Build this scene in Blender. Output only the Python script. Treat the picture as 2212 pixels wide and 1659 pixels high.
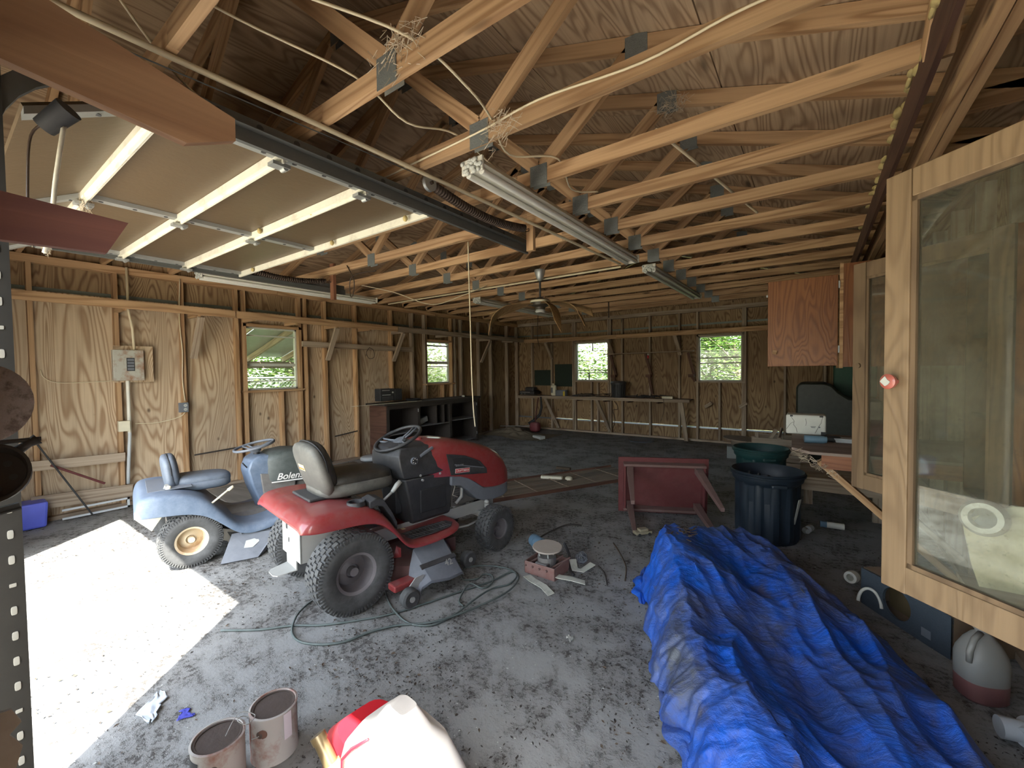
import bpy, math, random
from mathutils import Vector, Matrix
random.seed(7)
PI = math.pi
S = bpy.context.scene
COL = S.collection
for o in list(bpy.data.objects): bpy.data.objects.remove(o)

# ---------------------------------------------------------------- camera, light, exposure
cam = bpy.data.cameras.new('camera'); cam.sensor_width = 36; cam.lens = 913 / 2212 * 36; cam.clip_start = 0.02
co = bpy.data.objects.new('camera', cam); COL.objects.link(co)
co.matrix_world = Matrix(((0.8130, -0.0070, 0.5822, 0), (0.5821, 0.0322, -0.8125, 0), (-0.0131, 0.9995, 0.0302, 1.5), (0, 0, 0, 1)))
S.camera = co
S.view_settings.view_transform = 'Standard'; S.view_settings.look = 'None'
S.view_settings.exposure = 2.42; S.view_settings.gamma = 1.0; S.view_settings.use_curve_mapping = False
S.cycles.use_denoising = True; S.cycles.max_bounces = 10; S.cycles.diffuse_bounces = 7; S.cycles.transparent_max_bounces = 12
S.cycles.caustics_reflective = False; S.cycles.caustics_refractive = False; S.cycles.sample_clamp_indirect = 12
W = bpy.data.worlds.new('sky'); S.world = W; W.use_nodes = True
wn = W.node_tree.nodes; sky = wn.new('ShaderNodeTexSky'); sky.sky_type = 'NISHITA'; sky.sun_disc = False
sky.sun_elevation = math.radians(52.8); sky.sun_rotation = math.radians(140.4); sky.air_density = 1.3; sky.dust_density = 1.5
hsv = wn.new('ShaderNodeHueSaturation'); hsv.inputs['Saturation'].default_value = .55; W.node_tree.links.new(sky.outputs[0], hsv.inputs['Color'])
W.node_tree.links.new(hsv.outputs[0], wn['Background'].inputs[0]); wn['Background'].inputs[1].default_value = 0.32
sl = bpy.data.lights.new('sun', 'SUN'); sl.energy = 7.5; sl.angle = math.radians(0.55); sl.color = (1, .95, .86)
so = bpy.data.objects.new('sun', sl); COL.objects.link(so)
so.rotation_euler = Vector((-1.08, 1.27, -2.2)).to_track_quat('-Z', 'Y').to_euler()

# ---------------------------------------------------------------- mesh helpers
class MB:
    def __init__(s): s.v = []; s.f = []
    def add(s, vs, fs):
        b = len(s.v); s.v += [tuple(v) for v in vs]; s.f += [tuple(i + b for i in f) for f in fs]; return s
    def box(s, c, d, R=None):
        vs = []
        for x in (-.5, .5):
            for y in (-.5, .5):
                for z in (-.5, .5):
                    p = Vector((x * d[0], y * d[1], z * d[2]))
                    if R: p = R @ p
                    vs.append(p + Vector(c))
        return s.add(vs, [(0, 1, 3, 2), (4, 6, 7, 5), (0, 4, 5, 1), (2, 3, 7, 6), (0, 2, 6, 4), (1, 5, 7, 3)])
    def b2(s, a, b): return s.box([(a[i] + b[i]) / 2 for i in range(3)], [abs(b[i] - a[i]) for i in range(3)])
    def loft(s, rings, caps=True, close=False):
        n = len(rings[0]); b = [p for r in rings for p in r]; f = []; m = len(rings)
        for i in range(m if close else m - 1):
            for j in range(n):
                k = (j + 1) % n; i2 = (i + 1) % m
                f.append((i * n + j, i * n + k, i2 * n + k, i2 * n + j))
        if caps and not close: f.append(tuple(range(n))[::-1]); f.append(tuple((m - 1) * n + j for j in range(n)))
        return s.add(b, f)
    def cyl(s, p0, p1, r0, r1=None, n=14, caps=True):
        p0 = Vector(p0); p1 = Vector(p1); r1 = r0 if r1 is None else r1
        a = (p1 - p0).normalized(); u = a.orthogonal().normalized(); w = a.cross(u)
        return s.loft([[p + (u * math.cos(t * 2 * PI / n) + w * math.sin(t * 2 * PI / n)) * r for t in range(n)] for p, r in ((p0, r0), (p1, r1))], caps)
    def tube(s, pts, r, n=6, close=False):
        pts = [Vector(p) for p in pts]; m = len(pts); rings = []; u = None
        for i, p in enumerate(pts):
            a = (pts[(i + 1) % m] - pts[i - 1]) if close else (pts[min(i + 1, m - 1)] - pts[max(i - 1, 0)])
            a.normalize()
            u = (a.orthogonal() if u is None else u - a * u.dot(a)).normalized(); w = a.cross(u)
            rr = r[i] if isinstance(r, (list, tuple)) else r
            rings.append([p + (u * math.cos(t * 2 * PI / n) + w * math.sin(t * 2 * PI / n)) * rr for t in range(n)])
        return s.loft(rings, not close, close)
    def lathe(s, prof, o=(0, 0, 0), axis=(0, 0, 1), n=28, closed=False):
        a = Vector(axis).normalized(); u = a.orthogonal().normalized(); w = a.cross(u); o = Vector(o)
        return s.loft([[o + a * h + (u * math.cos(t * 2 * PI / n) + w * math.sin(t * 2 * PI / n)) * max(r, 1e-4) for t in range(n)] for r, h in prof], not closed, closed)
    def sup(s, c, d, e1=.5, e2=.5, R=None, nu=20, nv=12):
        c = Vector(c); P = lambda v, e: math.copysign(abs(v) ** e, v); rings = []
        for i in range(nv + 1):
            ph = -PI / 2 + PI * i / nv; r = []
            if i in (0, nv): ph *= .9999
            for j in range(nu):
                t = 2 * PI * j / nu
                p = Vector((d[0] * P(math.cos(ph), e1) * P(math.cos(t), e2), d[1] * P(math.cos(ph), e1) * P(math.sin(t), e2), d[2] * P(math.sin(ph), e1)))
                r.append(c + (R @ p if R else p))
            rings.append(r)
        return s.loft(rings)
    def prism(s, pts, vec):
        vec = Vector(vec); n = len(pts); a = [Vector(p) for p in pts]
        return s.add(a + [p + vec for p in a], [tuple(range(n))[::-1], tuple(range(n, 2 * n))] + [(i, (i + 1) % n, n + (i + 1) % n, n + i) for i in range(n)])
    def grid(s, P, nu, nv):
        return s.add([P(i / nu, j / nv) for j in range(nv + 1) for i in range(nu + 1)],
                     [(j * (nu + 1) + i, j * (nu + 1) + i + 1, (j + 1) * (nu + 1) + i + 1, (j + 1) * (nu + 1) + i) for j in range(nv) for i in range(nu)])
def rz(a): return Matrix.Rotation(math.radians(a), 3, 'Z')
def ry(a): return Matrix.Rotation(math.radians(a), 3, 'Y')
def rx(a): return Matrix.Rotation(math.radians(a), 3, 'X')
def tag(o, label=None, cat=None, group=None, kind=None):
    if label: o['label'] = label
    if cat: o['category'] = cat
    if group: o['group'] = group
    if kind: o['kind'] = kind
    return o
def empty(name, loc=(0, 0, 0), rot=0, **k):
    o = bpy.data.objects.new(name, None); COL.objects.link(o); o.location = loc; o.rotation_euler.z = math.radians(rot)
    o.empty_display_size = .1
    return tag(o, **k)
def obj(name, mb, mat, parent=None, smooth=False, bev=0, loc=None, thick=0, **k):
    me = bpy.data.meshes.new(name); me.from_pydata(mb.v, [], mb.f); me.validate()
    me.materials.append(mat)
    if smooth:
        me.polygons.foreach_set('use_smooth', [True] * len(me.polygons))
        if smooth != 'all': me.set_sharp_from_angle(angle=math.radians(38))
    o = bpy.data.objects.new(name, me); COL.objects.link(o)
    if loc is not None: o.location = loc
    if parent: o.parent = parent
    if thick: m = o.modifiers.new('s', 'SOLIDIFY'); m.thickness = thick; m.offset = 0
    if bev: m = o.modifiers.new('b', 'BEVEL'); m.width = bev; m.segments = 2; m.limit_method = 'ANGLE'
    return tag(o, **k)
def board(name, p0, p1, w, t, mat, parent=None, up=(0, 0, 1), bev=0, **k):
    """lumber with its length along local X, width w along 'up', thickness t across"""
    p0 = Vector(p0); p1 = Vector(p1); a = (p1 - p0); L = a.length; a.normalize(); up = Vector(up)
    y = up.cross(a).normalized(); z = a.cross(y)
    o = obj(name, MB().box((0, 0, 0), (L, t, w)), mat, parent, bev=bev, **k)
    c = (p0 + p1) / 2
    o.matrix_local = Matrix(((a[0], y[0], z[0], c[0]), (a[1], y[1], z[1], c[1]), (a[2], y[2], z[2], c[2]), (0, 0, 0, 1)))
    return o
def text(name, body, size, loc, ax, up, mat, parent, ext=.0008, shear=0):
    cu = bpy.data.curves.new(name, 'FONT'); cu.body = body; cu.size = size; cu.extrude = ext; cu.align_x = 'CENTER'; cu.align_y = 'CENTER'; cu.shear = shear; cu.offset = size * .012
    tmp = bpy.data.objects.new(name, cu); me = bpy.data.meshes.new_from_object(tmp); bpy.data.objects.remove(tmp)
    me.materials.clear(); me.materials.append(mat); o = bpy.data.objects.new(name, me); COL.objects.link(o)
    a = Vector(ax).normalized(); u = Vector(up); u = (u - a * u.dot(a)).normalized(); n = a.cross(u)
    o.parent = parent
    o.matrix_local = Matrix(((a[0], u[0], n[0], loc[0]), (a[1], u[1], n[1], loc[1]), (a[2], u[2], n[2], loc[2]), (0, 0, 0, 1)))
    return o

# ---------------------------------------------------------------- materials
def newmat(name):
    m = bpy.data.materials.new(name); m.use_nodes = True; nt = m.node_tree; return m, nt, nt.nodes, nt.links, nt.nodes['Principled BSDF']
def coord(nt, scale, rnd=True):
    N = nt.nodes; L = nt.links; tc = N.new('ShaderNodeTexCoord'); src = tc.outputs['Object']
    if rnd:
        oi = N.new('ShaderNodeObjectInfo'); mu = N.new('ShaderNodeMath'); mu.operation = 'MULTIPLY'; mu.inputs[1].default_value = 37.0
        L.new(oi.outputs['Random'], mu.inputs[0]); ad = N.new('ShaderNodeVectorMath'); ad.operation = 'ADD'
        L.new(src, ad.inputs[0]); L.new(mu.outputs[0], ad.inputs[1]); src = ad.outputs[0]
    mp = N.new('ShaderNodeMapping'); mp.inputs['Scale'].default_value = scale; L.new(src, mp.inputs[0]); return mp.outputs[0]
def math_(nt, op, a, b=None, c=None, clamp=False):
    n = nt.nodes.new('ShaderNodeMath'); n.operation = op; n.use_clamp = clamp
    for i, v in enumerate((a, b, c)):
        if v is None: continue
        if isinstance(v, (int, float)): n.inputs[i].default_value = v
        else: nt.links.new(v, n.inputs[i])
    return n.outputs[0]
def noise(nt, vec, scale, detail=3, rough=.5, dist=0):
    n = nt.nodes.new('ShaderNodeTexNoise'); n.inputs['Scale'].default_value = scale; n.inputs['Detail'].default_value = detail
    n.inputs['Roughness'].default_value = rough; n.inputs['Distortion'].default_value = dist; nt.links.new(vec, n.inputs['Vector']); return n.outputs['Fac']
def mixc(nt, fac, a, b, mode='MIX'):
    n = nt.nodes.new('ShaderNodeMix'); n.data_type = 'RGBA'; n.blend_type = mode
    for i, v in ((0, fac), (6, a), (7, b)):
        if isinstance(v, (int, float)): n.inputs[i].default_value = v
        elif isinstance(v, tuple): n.inputs[i].default_value = (*v, 1)
        else: nt.links.new(v, n.inputs[i])
    return n.outputs[2]
def ramp(nt, fac, a, b):
    n = nt.nodes.new('ShaderNodeMapRange'); n.inputs[1].default_value = a; n.inputs[2].default_value = b; n.clamp = True
    nt.links.new(fac, n.inputs[0]); return n.outputs[0]
def bump(nt, P, h, s, d=.01):
    b = nt.nodes.new('ShaderNodeBump'); b.inputs['Strength'].default_value = s; b.inputs['Distance'].default_value = d
    nt.links.new(h, b.inputs['Height']); nt.links.new(b.outputs[0], P.inputs['Normal'])
def wood(name, light, dark, axis='X', bands=9, grain=1.0, knots=.5, rough=.75, var=.25, dirt=None, amt=.75, wide=1.0):
    """plain or rotary-cut grain: contour bands of a stretched noise, fine fibres, knots, a tint per board"""
    m, nt, N, L, P = newmat(name)
    st = {'X': (.34, 2.2 * wide, 2.2 * wide), 'Y': (2.2 * wide, .34, 2.2 * wide), 'Z': (2.2, 2.2, .42)}[axis]
    v = coord(nt, tuple(a * grain for a in st))
    n1 = noise(nt, v, 1.25, 2.4, .42, .5)
    w = math_(nt, 'SINE', math_(nt, 'MULTIPLY', n1, bands * 6.283)); w = math_(nt, 'MULTIPLY_ADD', w, .5, .5); w = math_(nt, 'POWER', w, 2.2)
    st2 = {'X': (1.2, 60, 60), 'Y': (60, 1.2, 60), 'Z': (60, 60, 1.2)}[axis]
    n2 = noise(nt, coord(nt, st2), 1.0, 3, .6)
    big = noise(nt, coord(nt, (1, 1, 1)), .9, 3, .55)
    c = mixc(nt, math_(nt, 'MULTIPLY', w, amt), light, dark)
    c = mixc(nt, math_(nt, 'MULTIPLY', ramp(nt, n2, .45, .75), .35), c, tuple(a * .62 for a in dark))
    c = mixc(nt, math_(nt, 'MULTIPLY', ramp(nt, big, .38, .72), .55), c, dirt or tuple(a * .75 for a in dark))
    if knots:
        k = {'X': (1.1, 4.5, 4.5), 'Y': (4.5, 1.1, 4.5), 'Z': (3.4, 3.4, 2.2)}[axis]
        vo = N.new('ShaderNodeTexVoronoi'); vo.inputs['Scale'].default_value = 1.0; L.new(coord(nt, k), vo.inputs['Vector'])
        kk = ramp(nt, vo.outputs['Distance'], .10 * knots + .03, .05 * knots)
        c = mixc(nt, math_(nt, 'MULTIPLY', kk, .85), c, tuple(a * .22 for a in dark))
    oi = N.new('ShaderNodeObjectInfo'); hs = N.new('ShaderNodeHueSaturation')
    L.new(math_(nt, 'MULTIPLY_ADD', oi.outputs['Random'], var, 1 - var * .55), hs.inputs['Value']); L.new(c, hs.inputs['Color'])
    L.new(hs.outputs[0], P.inputs['Base Color']); P.inputs['Roughness'].default_value = rough
    bump(nt, P, math_(nt, 'ADD', n2, math_(nt, 'MULTIPLY', w, .5)), .25, .004)
    return m
def plain(name, c, rough=.6, metal=0, dust=0, dc=(.33, .33, .32), bumpy=0, sc=9, coat=0, stain=None, st_amt=.5, spec=.5):
    m, nt, N, L, P = newmat(name); v = coord(nt, (1, 1, 1)); n = noise(nt, v, sc, 5, .6)
    col = mixc(nt, math_(nt, 'MULTIPLY', ramp(nt, n, .35, .7), .3), c, tuple(a * .7 for a in c))
    if stain: col = mixc(nt, math_(nt, 'MULTIPLY', ramp(nt, noise(nt, v, sc * .5, 6, .7), .5, .62), st_amt), col, stain)
    if dust:
        g = N.new('ShaderNodeNewGeometry'); sp = N.new('ShaderNodeSeparateXYZ'); L.new(g.outputs['Normal'], sp.inputs[0])
        up = math_(nt, 'MULTIPLY_ADD', sp.outputs[2], .45, .55, True)
        d = math_(nt, 'MULTIPLY', math_(nt, 'MULTIPLY', up, ramp(nt, noise(nt, v, sc * 1.7, 6, .7), .25, .75)), dust, None, True)
        col = mixc(nt, d, col, dc)
        L.new(math_(nt, 'MULTIPLY_ADD', d, .9 - rough, rough, True), P.inputs['Roughness'])
    else: P.inputs['Roughness'].default_value = rough
    L.new(col, P.inputs['Base Color']); P.inputs['Metallic'].default_value = metal; P.inputs['Coat Weight'].default_value = coat; P.inputs['Specular IOR Level'].default_value = spec
    if bumpy: bump(nt, P, noise(nt, v, sc * 4, 4, .6), bumpy, .004)
    return m
LUM = wood('pine_lumber', (.51, .33, .175), (.25, .13, .055), 'X', 7, 1.0, .75, wide=2.6, amt=.8, dirt=(.33, .20, .105))
LUMD = wood('dusty_old_lumber', (.44, .36, .27), (.24, .17, .115), 'X', 7, 1.0, .6, wide=2.4)
LUMR = wood('red_brown_board', (.30, .135, .07), (.15, .055, .03), 'X', 9, 1.3, .15, amt=.6, wide=2.2)
LUMK = wood('dark_brown_board', (.14, .07, .045), (.07, .03, .02), 'X', 9, 1.3, .1)
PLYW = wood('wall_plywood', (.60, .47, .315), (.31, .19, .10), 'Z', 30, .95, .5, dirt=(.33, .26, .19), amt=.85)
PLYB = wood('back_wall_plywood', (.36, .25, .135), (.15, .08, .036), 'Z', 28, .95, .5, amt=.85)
PLYR = wood('roof_plywood', (.50, .36, .225), (.25, .155, .085), 'X', 24, 1.0, 1.1, dirt=(.28, .22, .155), amt=.85)
PLYC = wood('stained_cabinet_plywood', (.27, .105, .032), (.15, .046, .013), 'Z', 30, 1.4, .1, rough=.45, var=.05)
OAK = wood('light_oak_frame', (.26, .18, .10), (.155, .10, .052), 'Z', 12, 2.5, .1, rough=.55, var=.08, amt=.6)
OAKD = wood('weathered_dark_frame', (.20, .135, .075), (.11, .07, .038), 'Z', 8, 2.0, 0, var=.1)
GALV = plain('galvanised_steel', (.42, .44, .43), .45, .7, .45, bumpy=.1, sc=14)
PLATE = plain('toothed_truss_plate', (.20, .22, .21), .5, .5, .3, bumpy=.8, sc=30)
FLASH = plain('grey_green_flashing', (.17, .20, .175), .5, .2, .2)
TRACKM = plain('dark_steel_track', (.10, .105, .10), .55, .3, .35, (.24, .24, .22), .2)
WHT = plain('white_enamel', (.66, .65, .56), .45, 0, .3, (.45, .43, .36))
STRUT = plain('cream_steel_strut', (.74, .72, .60), .45, 0, .15, stain=(.35, .3, .22), st_amt=.35)
DOORP = plain('brown_embossed_door_skin', (.088, .060, .032), .42, 0, .25, (.26, .2, .13), .35, sc=6)
IRON = plain('black_rusty_iron', (.035, .03, .027), .7, .3, .3, (.14, .11, .09), .5)
RUST = plain('rusty_disc_surface', (.25, .20, .185), .85, 0, .5, (.38, .35, .35), .8, stain=(.09, .055, .04), st_amt=.85, sc=60)
RUBR = plain('dusty_black_rubber', (.035, .036, .037), .8, 0, .55, (.21, .22, .22), .3)
BLKP = plain('black_plastic', (.022, .023, .025), .42, 0, .45, (.17, .175, .18), .1)
VINYL = plain('dusty_black_vinyl', (.018, .016, .013), .42, 0, .28, (.21, .20, .17), .1)
VINB = plain('dusty_blue_grey_vinyl', (.09, .115, .15), .5, 0, .6, (.25, .28, .32), .1)
REDP = plain('dusty_red_paint', (.27, .018, .022), .28, 0, .5, (.30, .19, .175), coat=.5)
BLUP = plain('dusty_slate_blue_paint', (.085, .125, .19), .4, 0, .7, (.27, .32, .39))
GREENP = plain('dusty_dark_green_paint', (.035, .045, .042), .45, 0, .55, (.18, .20, .19))
GREYS = plain('light_grey_steel', (.40, .41, .39), .5, .2, .3)
GREYP = plain('grey_blue_plastic', (.13, .145, .17), .5, 0, .5, (.25, .27, .29))
RIMG = plain('grey_wheel_rim', (.16, .15, .16), .45, .1, .4, (.27, .25, .25))
RIMY = plain('tan_wheel_rim', (.62, .52, .36), .5, 0, .3, stain=(.38, .2, .07), st_amt=.6)
ENG = plain('dirty_engine_metal', (.14, .13, .12), .6, .3, .5, bumpy=.4)
WHITE = plain('white_lettering', (.75, .75, .72), .6)
REDB = plain('red_badge', (.55, .03, .04), .4)
YEL = plain('yellow_sticker', (.72, .60, .36), .6)
ORG = plain('orange_print', (.65, .22, .05), .6)
CREAM = plain('cream_plastic', (.70, .66, .50), .5, 0, .2)
PVC = plain('white_pvc', (.68, .67, .58), .4, 0, .2)
PVCG = plain('grey_pvc', (.50, .54, .56), .45, 0, .2)
BLACK = plain('matt_black_paint', (.018, .019, .021), .6, 0, .35, (.10, .105, .11))
CABB = plain('black_stained_wood', (.035, .028, .024), .6, 0, .3, (.11, .10, .09))
SHELF = plain('dusty_shelf_board', (.12, .12, .12), .8, 0, .5)
REDT = plain('dull_red_furniture_paint', (.11, .018, .020), .55, 0, .45, (.19, .11, .10), .1, stain=(.07, .012, .012))
REDW = plain('worn_brown_red_leg', (.15, .085, .075), .6, 0, .5, (.22, .17, .155))
BINB = plain('black_blue_bin_plastic', (.008, .015, .025), .42, 0, .4, (.05, .07, .09))
BING = plain('dark_green_bin_plastic', (.008, .045, .045), .4, 0, .3, (.10, .14, .14))
GRNT = plain('dark_green_plastic', (.012, .02, .014), .45, 0, .1)
GRN2 = plain('green_plastic', (.006, .09, .05), .45, 0, .1)
GRNB = plain('dark_green_board', (.015, .028, .02), .8)
CONC = plain('grey_block', (.26, .28, .27), .9, 0, .3, bumpy=.6)
STYRO = plain('white_foam', (.62, .64, .60), .6, 0, .3, (.45, .47, .45), .2)
CARPET = plain('blue_grey_carpet', (.045, .062, .08), .95, 0, .4, (.08, .095, .11), 1.0, sc=30)
JUGM = plain('cloudy_jug_plastic', (.22, .22, .21), .4, 0, .5, (.25, .24, .22), st_amt=.4, stain=(.24, .22, .19))
JUGP = plain('pink_liquid', (.20, .085, .08), .4, 0, .4, (.16, .10, .095))
CORDG = plain('green_cord_rubber', (.05, .075, .07), .6, 0, .3)
CORDW = plain('cream_cable_sheath', (.66, .58, .40), .5)
CORDB = plain('dark_cable', (.05, .03, .02), .5)
SPRNG = plain('rusty_dark_spring', (.05, .033, .024), .6, .4, .2, (.12, .09, .06))
CANW = plain('paint_can_side', (.42, .40, .37), .6, .1, .2, stain=(.24, .07, .035), st_amt=.8, sc=7)
CANL = plain('rusty_can_lid', (.085, .065, .055), .7, .3, .3, (.17, .14, .12), .4)
GASR = plain('red_fuel_can_plastic', (.60, .02, .035), .35)
GASW = plain('sun_glare_plastic', (.85, .82, .76), .5)  # near-white colour stands for direct sun on the red can
BLUEP = plain('bright_blue_plastic', (.10, .13, .62), .4)
PAPER = plain('pale_litter_paper', (.50, .52, .48), .8, 0, .3)
DIRT = plain('leaf_and_twig_litter', (.05, .045, .04), .95)
DIRTB = plain('brown_litter', (.085, .062, .042), .95)
FANB = wood('warped_tan_fan_blade', (.38, .24, .105), (.25, .145, .06), 'X', 5, 3, 0)
FANM = plain('brown_bronze_motor', (.06, .052, .04), .45, .4, .4, (.14, .13, .10))
GFOAM = plain('yellow_foam_blob', (.50, .40, .17), .9, 0, 0, bumpy=.6, stain=(.2, .14, .05))
ALU = plain('white_aluminium_sash', (.55, .58, .52), .5, .1, .3, (.38, .4, .36))
WEB = plain('dusty_cobweb', (.55, .47, .35), .9)
PANELM = plain('rusty_breaker_cover', (.44, .44, .38), .5, .2, .1, stain=(.26, .10, .03), st_amt=.85, sc=6)
PIPEB = plain('light_blue_label', (.12, .21, .29), .6)
DRYB = wood('grey_weathered_sheet', (.27, .27, .25), (.17, .165, .155), 'X', 5, 1, .2, dirt=(.16, .15, .14))
BRWN = wood('brown_sheet', (.22, .175, .125), (.13, .10, .07), 'X', 4, 1, .1, dirt=(.12, .10, .08))

def glass(name, film, fa, fb, tint=(.93, .97, .93), sc=5, gl=.5):
    m, nt, N, L, P = newmat(name); N.remove(P); v = coord(nt, (1, 1, 1), False)
    tr = N.new('ShaderNodeBsdfTransparent'); tr.inputs[0].default_value = (*tint, 1)
    gls = N.new('ShaderNodeBsdfGlossy'); gls.inputs['Roughness'].default_value = .03
    di = N.new('ShaderNodeBsdfDiffuse'); di.inputs[0].default_value = (*film, 1)
    fr = N.new('ShaderNodeFresnel'); fr.inputs[0].default_value = 1.5
    a = N.new('ShaderNodeMixShader'); L.new(math_(nt, 'MULTIPLY', fr.outputs[0], gl * 2), a.inputs[0]); L.new(tr.outputs[0], a.inputs[1]); L.new(gls.outputs[0], a.inputs[2])
    n = noise(nt, v, sc, 6, .65); n2 = noise(nt, v, sc * 14, 3, .7)
    f = math_(nt, 'ADD', ramp(nt, n, .3, .75), math_(nt, 'MULTIPLY', ramp(nt, n2, .60, .72), .5))
    b = N.new('ShaderNodeMixShader'); L.new(math_(nt, 'MULTIPLY_ADD', f, fb - fa, fa, True), b.inputs[0]); L.new(a.outputs[0], b.inputs[1]); L.new(di.outputs[0], b.inputs[2])
    L.new(b.outputs[0], N['Material Output'].inputs[0]); return m
GLD = glass('dusty_cabinet_glass', (.15, .145, .11), .05, .32)
GLW = glass('window_glass', (.5, .55, .45), .02, .10, gl=.35)

def floor_mat():
    m, nt, N, L, P = newmat('dirty_concrete'); v = coord(nt, (1, 1, 1), False)
    a = noise(nt, v, .55, 5, .6, .4); b = noise(nt, v, 3.2, 8, .72); c = noise(nt, v, 26, 5, .75); d = noise(nt, v, 70, 3, .7)
    col = mixc(nt, ramp(nt, a, .35, .65), (.30, .31, .305), (.215, .22, .21))
    col = mixc(nt, math_(nt, 'MULTIPLY', ramp(nt, b, .44, .62), .5), col, (.12, .113, .10))
    deb = math_(nt, 'MULTIPLY', ramp(nt, b, .46, .56), ramp(nt, c, .47, .58))
    col = mixc(nt, math_(nt, 'MULTIPLY', deb, .85), col, (.035, .03, .026))
    col = mixc(nt, math_(nt, 'MULTIPLY', ramp(nt, d, .60, .70), .45), col, (.05, .048, .045))
    L.new(col, P.inputs['Base Color']); P.inputs['Roughness'].default_value = .85
    bump(nt, P, math_(nt, 'ADD', c, math_(nt, 'MULTIPLY', deb, 1.5)), .5, .006); return m
FLOORM = floor_mat()
def ground_mat():
    m, nt, N, L, P = newmat('yard_ground'); v = coord(nt, (1, 1, 1), False)
    col = mixc(nt, ramp(nt, noise(nt, v, .5, 6, .7), .4, .6), (.10, .14, .04), (.26, .22, .14))
    L.new(col, P.inputs['Base Color']); P.inputs['Roughness'].default_value = .95; return m
GROUNDM = ground_mat()
def tarp_mat():
    m, nt, N, L, P = newmat('blue_tarp'); v = coord(nt, (1, 1, 1), False)
    a = noise(nt, v, 1.5, 7, .68, .7); b = noise(nt, v, 9, 7, .7, .8); c = noise(nt, v, 3.5, 4, .6, 1.5)
    col = mixc(nt, ramp(nt, b, .35, .7), (.010, .13, .66), (.006, .065, .42))
    col = mixc(nt, math_(nt, 'MULTIPLY', math_(nt, 'ADD', ramp(nt, a, .40, .62), math_(nt, 'MULTIPLY', ramp(nt, b, .52, .72), .4)), .85, None, True), col, (.075, .085, .105))
    col = mixc(nt, math_(nt, 'MULTIPLY', ramp(nt, c, .64, .74), .5), col, (.12, .09, .06))
    L.new(col, P.inputs['Base Color']); P.inputs['Roughness'].default_value = .38
    st = noise(nt, coord(nt, (2.5, 9, 6), False), 2.2, 6, .6, 1.2)
    bump(nt, P, math_(nt, 'ADD', math_(nt, 'MULTIPLY', b, 1.1), math_(nt, 'MULTIPLY', st, .9)), .7, .014); return m
TARPM = tarp_mat()
def leaf_mat(name, a, b):
    m, nt, N, L, P = newmat(name); v = coord(nt, (1, 1, 1), False)
    col = mixc(nt, ramp(nt, noise(nt, v, 3.5, 3, .6), .35, .65), a, b); L.new(col, P.inputs['Base Color']); P.inputs['Roughness'].default_value = .6
    t = N.new('ShaderNodeBsdfTranslucent'); L.new(col, t.inputs[0]); mx = N.new('ShaderNodeMixShader'); mx.inputs[0].default_value = .45
    L.new(P.outputs[0], mx.inputs[1]); L.new(t.outputs[0], mx.inputs[2]); L.new(mx.outputs[0], N['Material Output'].inputs[0]); return m
LEAF = leaf_mat('green_leaves', (.06, .15, .02), (.17, .26, .05)); LEAF2 = leaf_mat('pale_leaves', (.14, .24, .06), (.30, .34, .12))
BARK = plain('grey_brown_bark', (.20, .16, .12), .9, bumpy=.5)

# ================================================================ THE SETTING
XL, XR, YB, YF, ZT = -6.55, .93, 9.40, -.03, 2.75      # inner sheathing faces and plate height
fl = obj('floor', MB().b2((XL - .2, YF - .14, -.12), (XR + .2, YB + .2, 0)), FLOORM, kind='structure', label='dirty grey concrete garage floor')
obj('ground', MB().b2((-40, -40, -.30), (30, 45, -.13)), GROUNDM, kind='structure')
obj('driveway', MB().b2((-7, -9, -.129), (6, YF - .145, -.02)), plain('pale_gravel_drive', (.50, .46, .39), .95), kind='structure')

def sheet(par, ax, fix, th, a, b, z0, z1, mat, hole=None):
    """one sheathing panel a..b by z0..z1, cut around the window hole (a,b,z0,z1)"""
    m = MB()
    def bx(a, b, z0, z1):
        if b - a < .01 or z1 - z0 < .01: return
        if ax == 'x': m.b2((fix, a, z0), (fix + th, b, z1))
        else: m.b2((a, fix, z0), (b, fix + th, z1))
    h = hole
    if h and h[0] < b and h[1] > a and h[2] < z1 and h[3] > z0:
        x0 = max(a, h[0]); x1 = min(b, h[1])
        bx(a, x0, z0, z1); bx(x1, b, z0, z1); bx(x0, x1, z0, max(z0, h[2])); bx(x0, x1, min(z1, h[3]), z1)
    else: bx(a, b, z0, z1)
    return obj('plywood_panel', m, mat, par)
HL = [(2.66, 3.40, 1.28, 2.18), (6.05, 6.76, 1.27, 2.14)]
HB = [(-4.76, -3.93, 1.25, 2.16), (-1.95, -1.16, 1.25, 2.16)]
wl = empty('wall_left', (0, 0, 0), kind='structure')
ys = [-.15, 1.31, 1.93, 2.58, 3.85, 5.16, 6.40, 7.72, 8.85, 9.55]
for i, (a, b) in enumerate(zip(ys, ys[1:])):
    h = next((h for h in HL if h[0] < b and h[1] > a), None)
    if i == 6: h = HL[1]
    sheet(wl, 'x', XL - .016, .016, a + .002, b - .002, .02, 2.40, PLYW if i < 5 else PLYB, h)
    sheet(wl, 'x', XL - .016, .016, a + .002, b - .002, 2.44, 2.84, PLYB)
sheet(wl, 'x', XL - .03, .012, -.15, 9.55, 2.38, 2.46, FLASH).name = 'seam_flashing'
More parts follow.
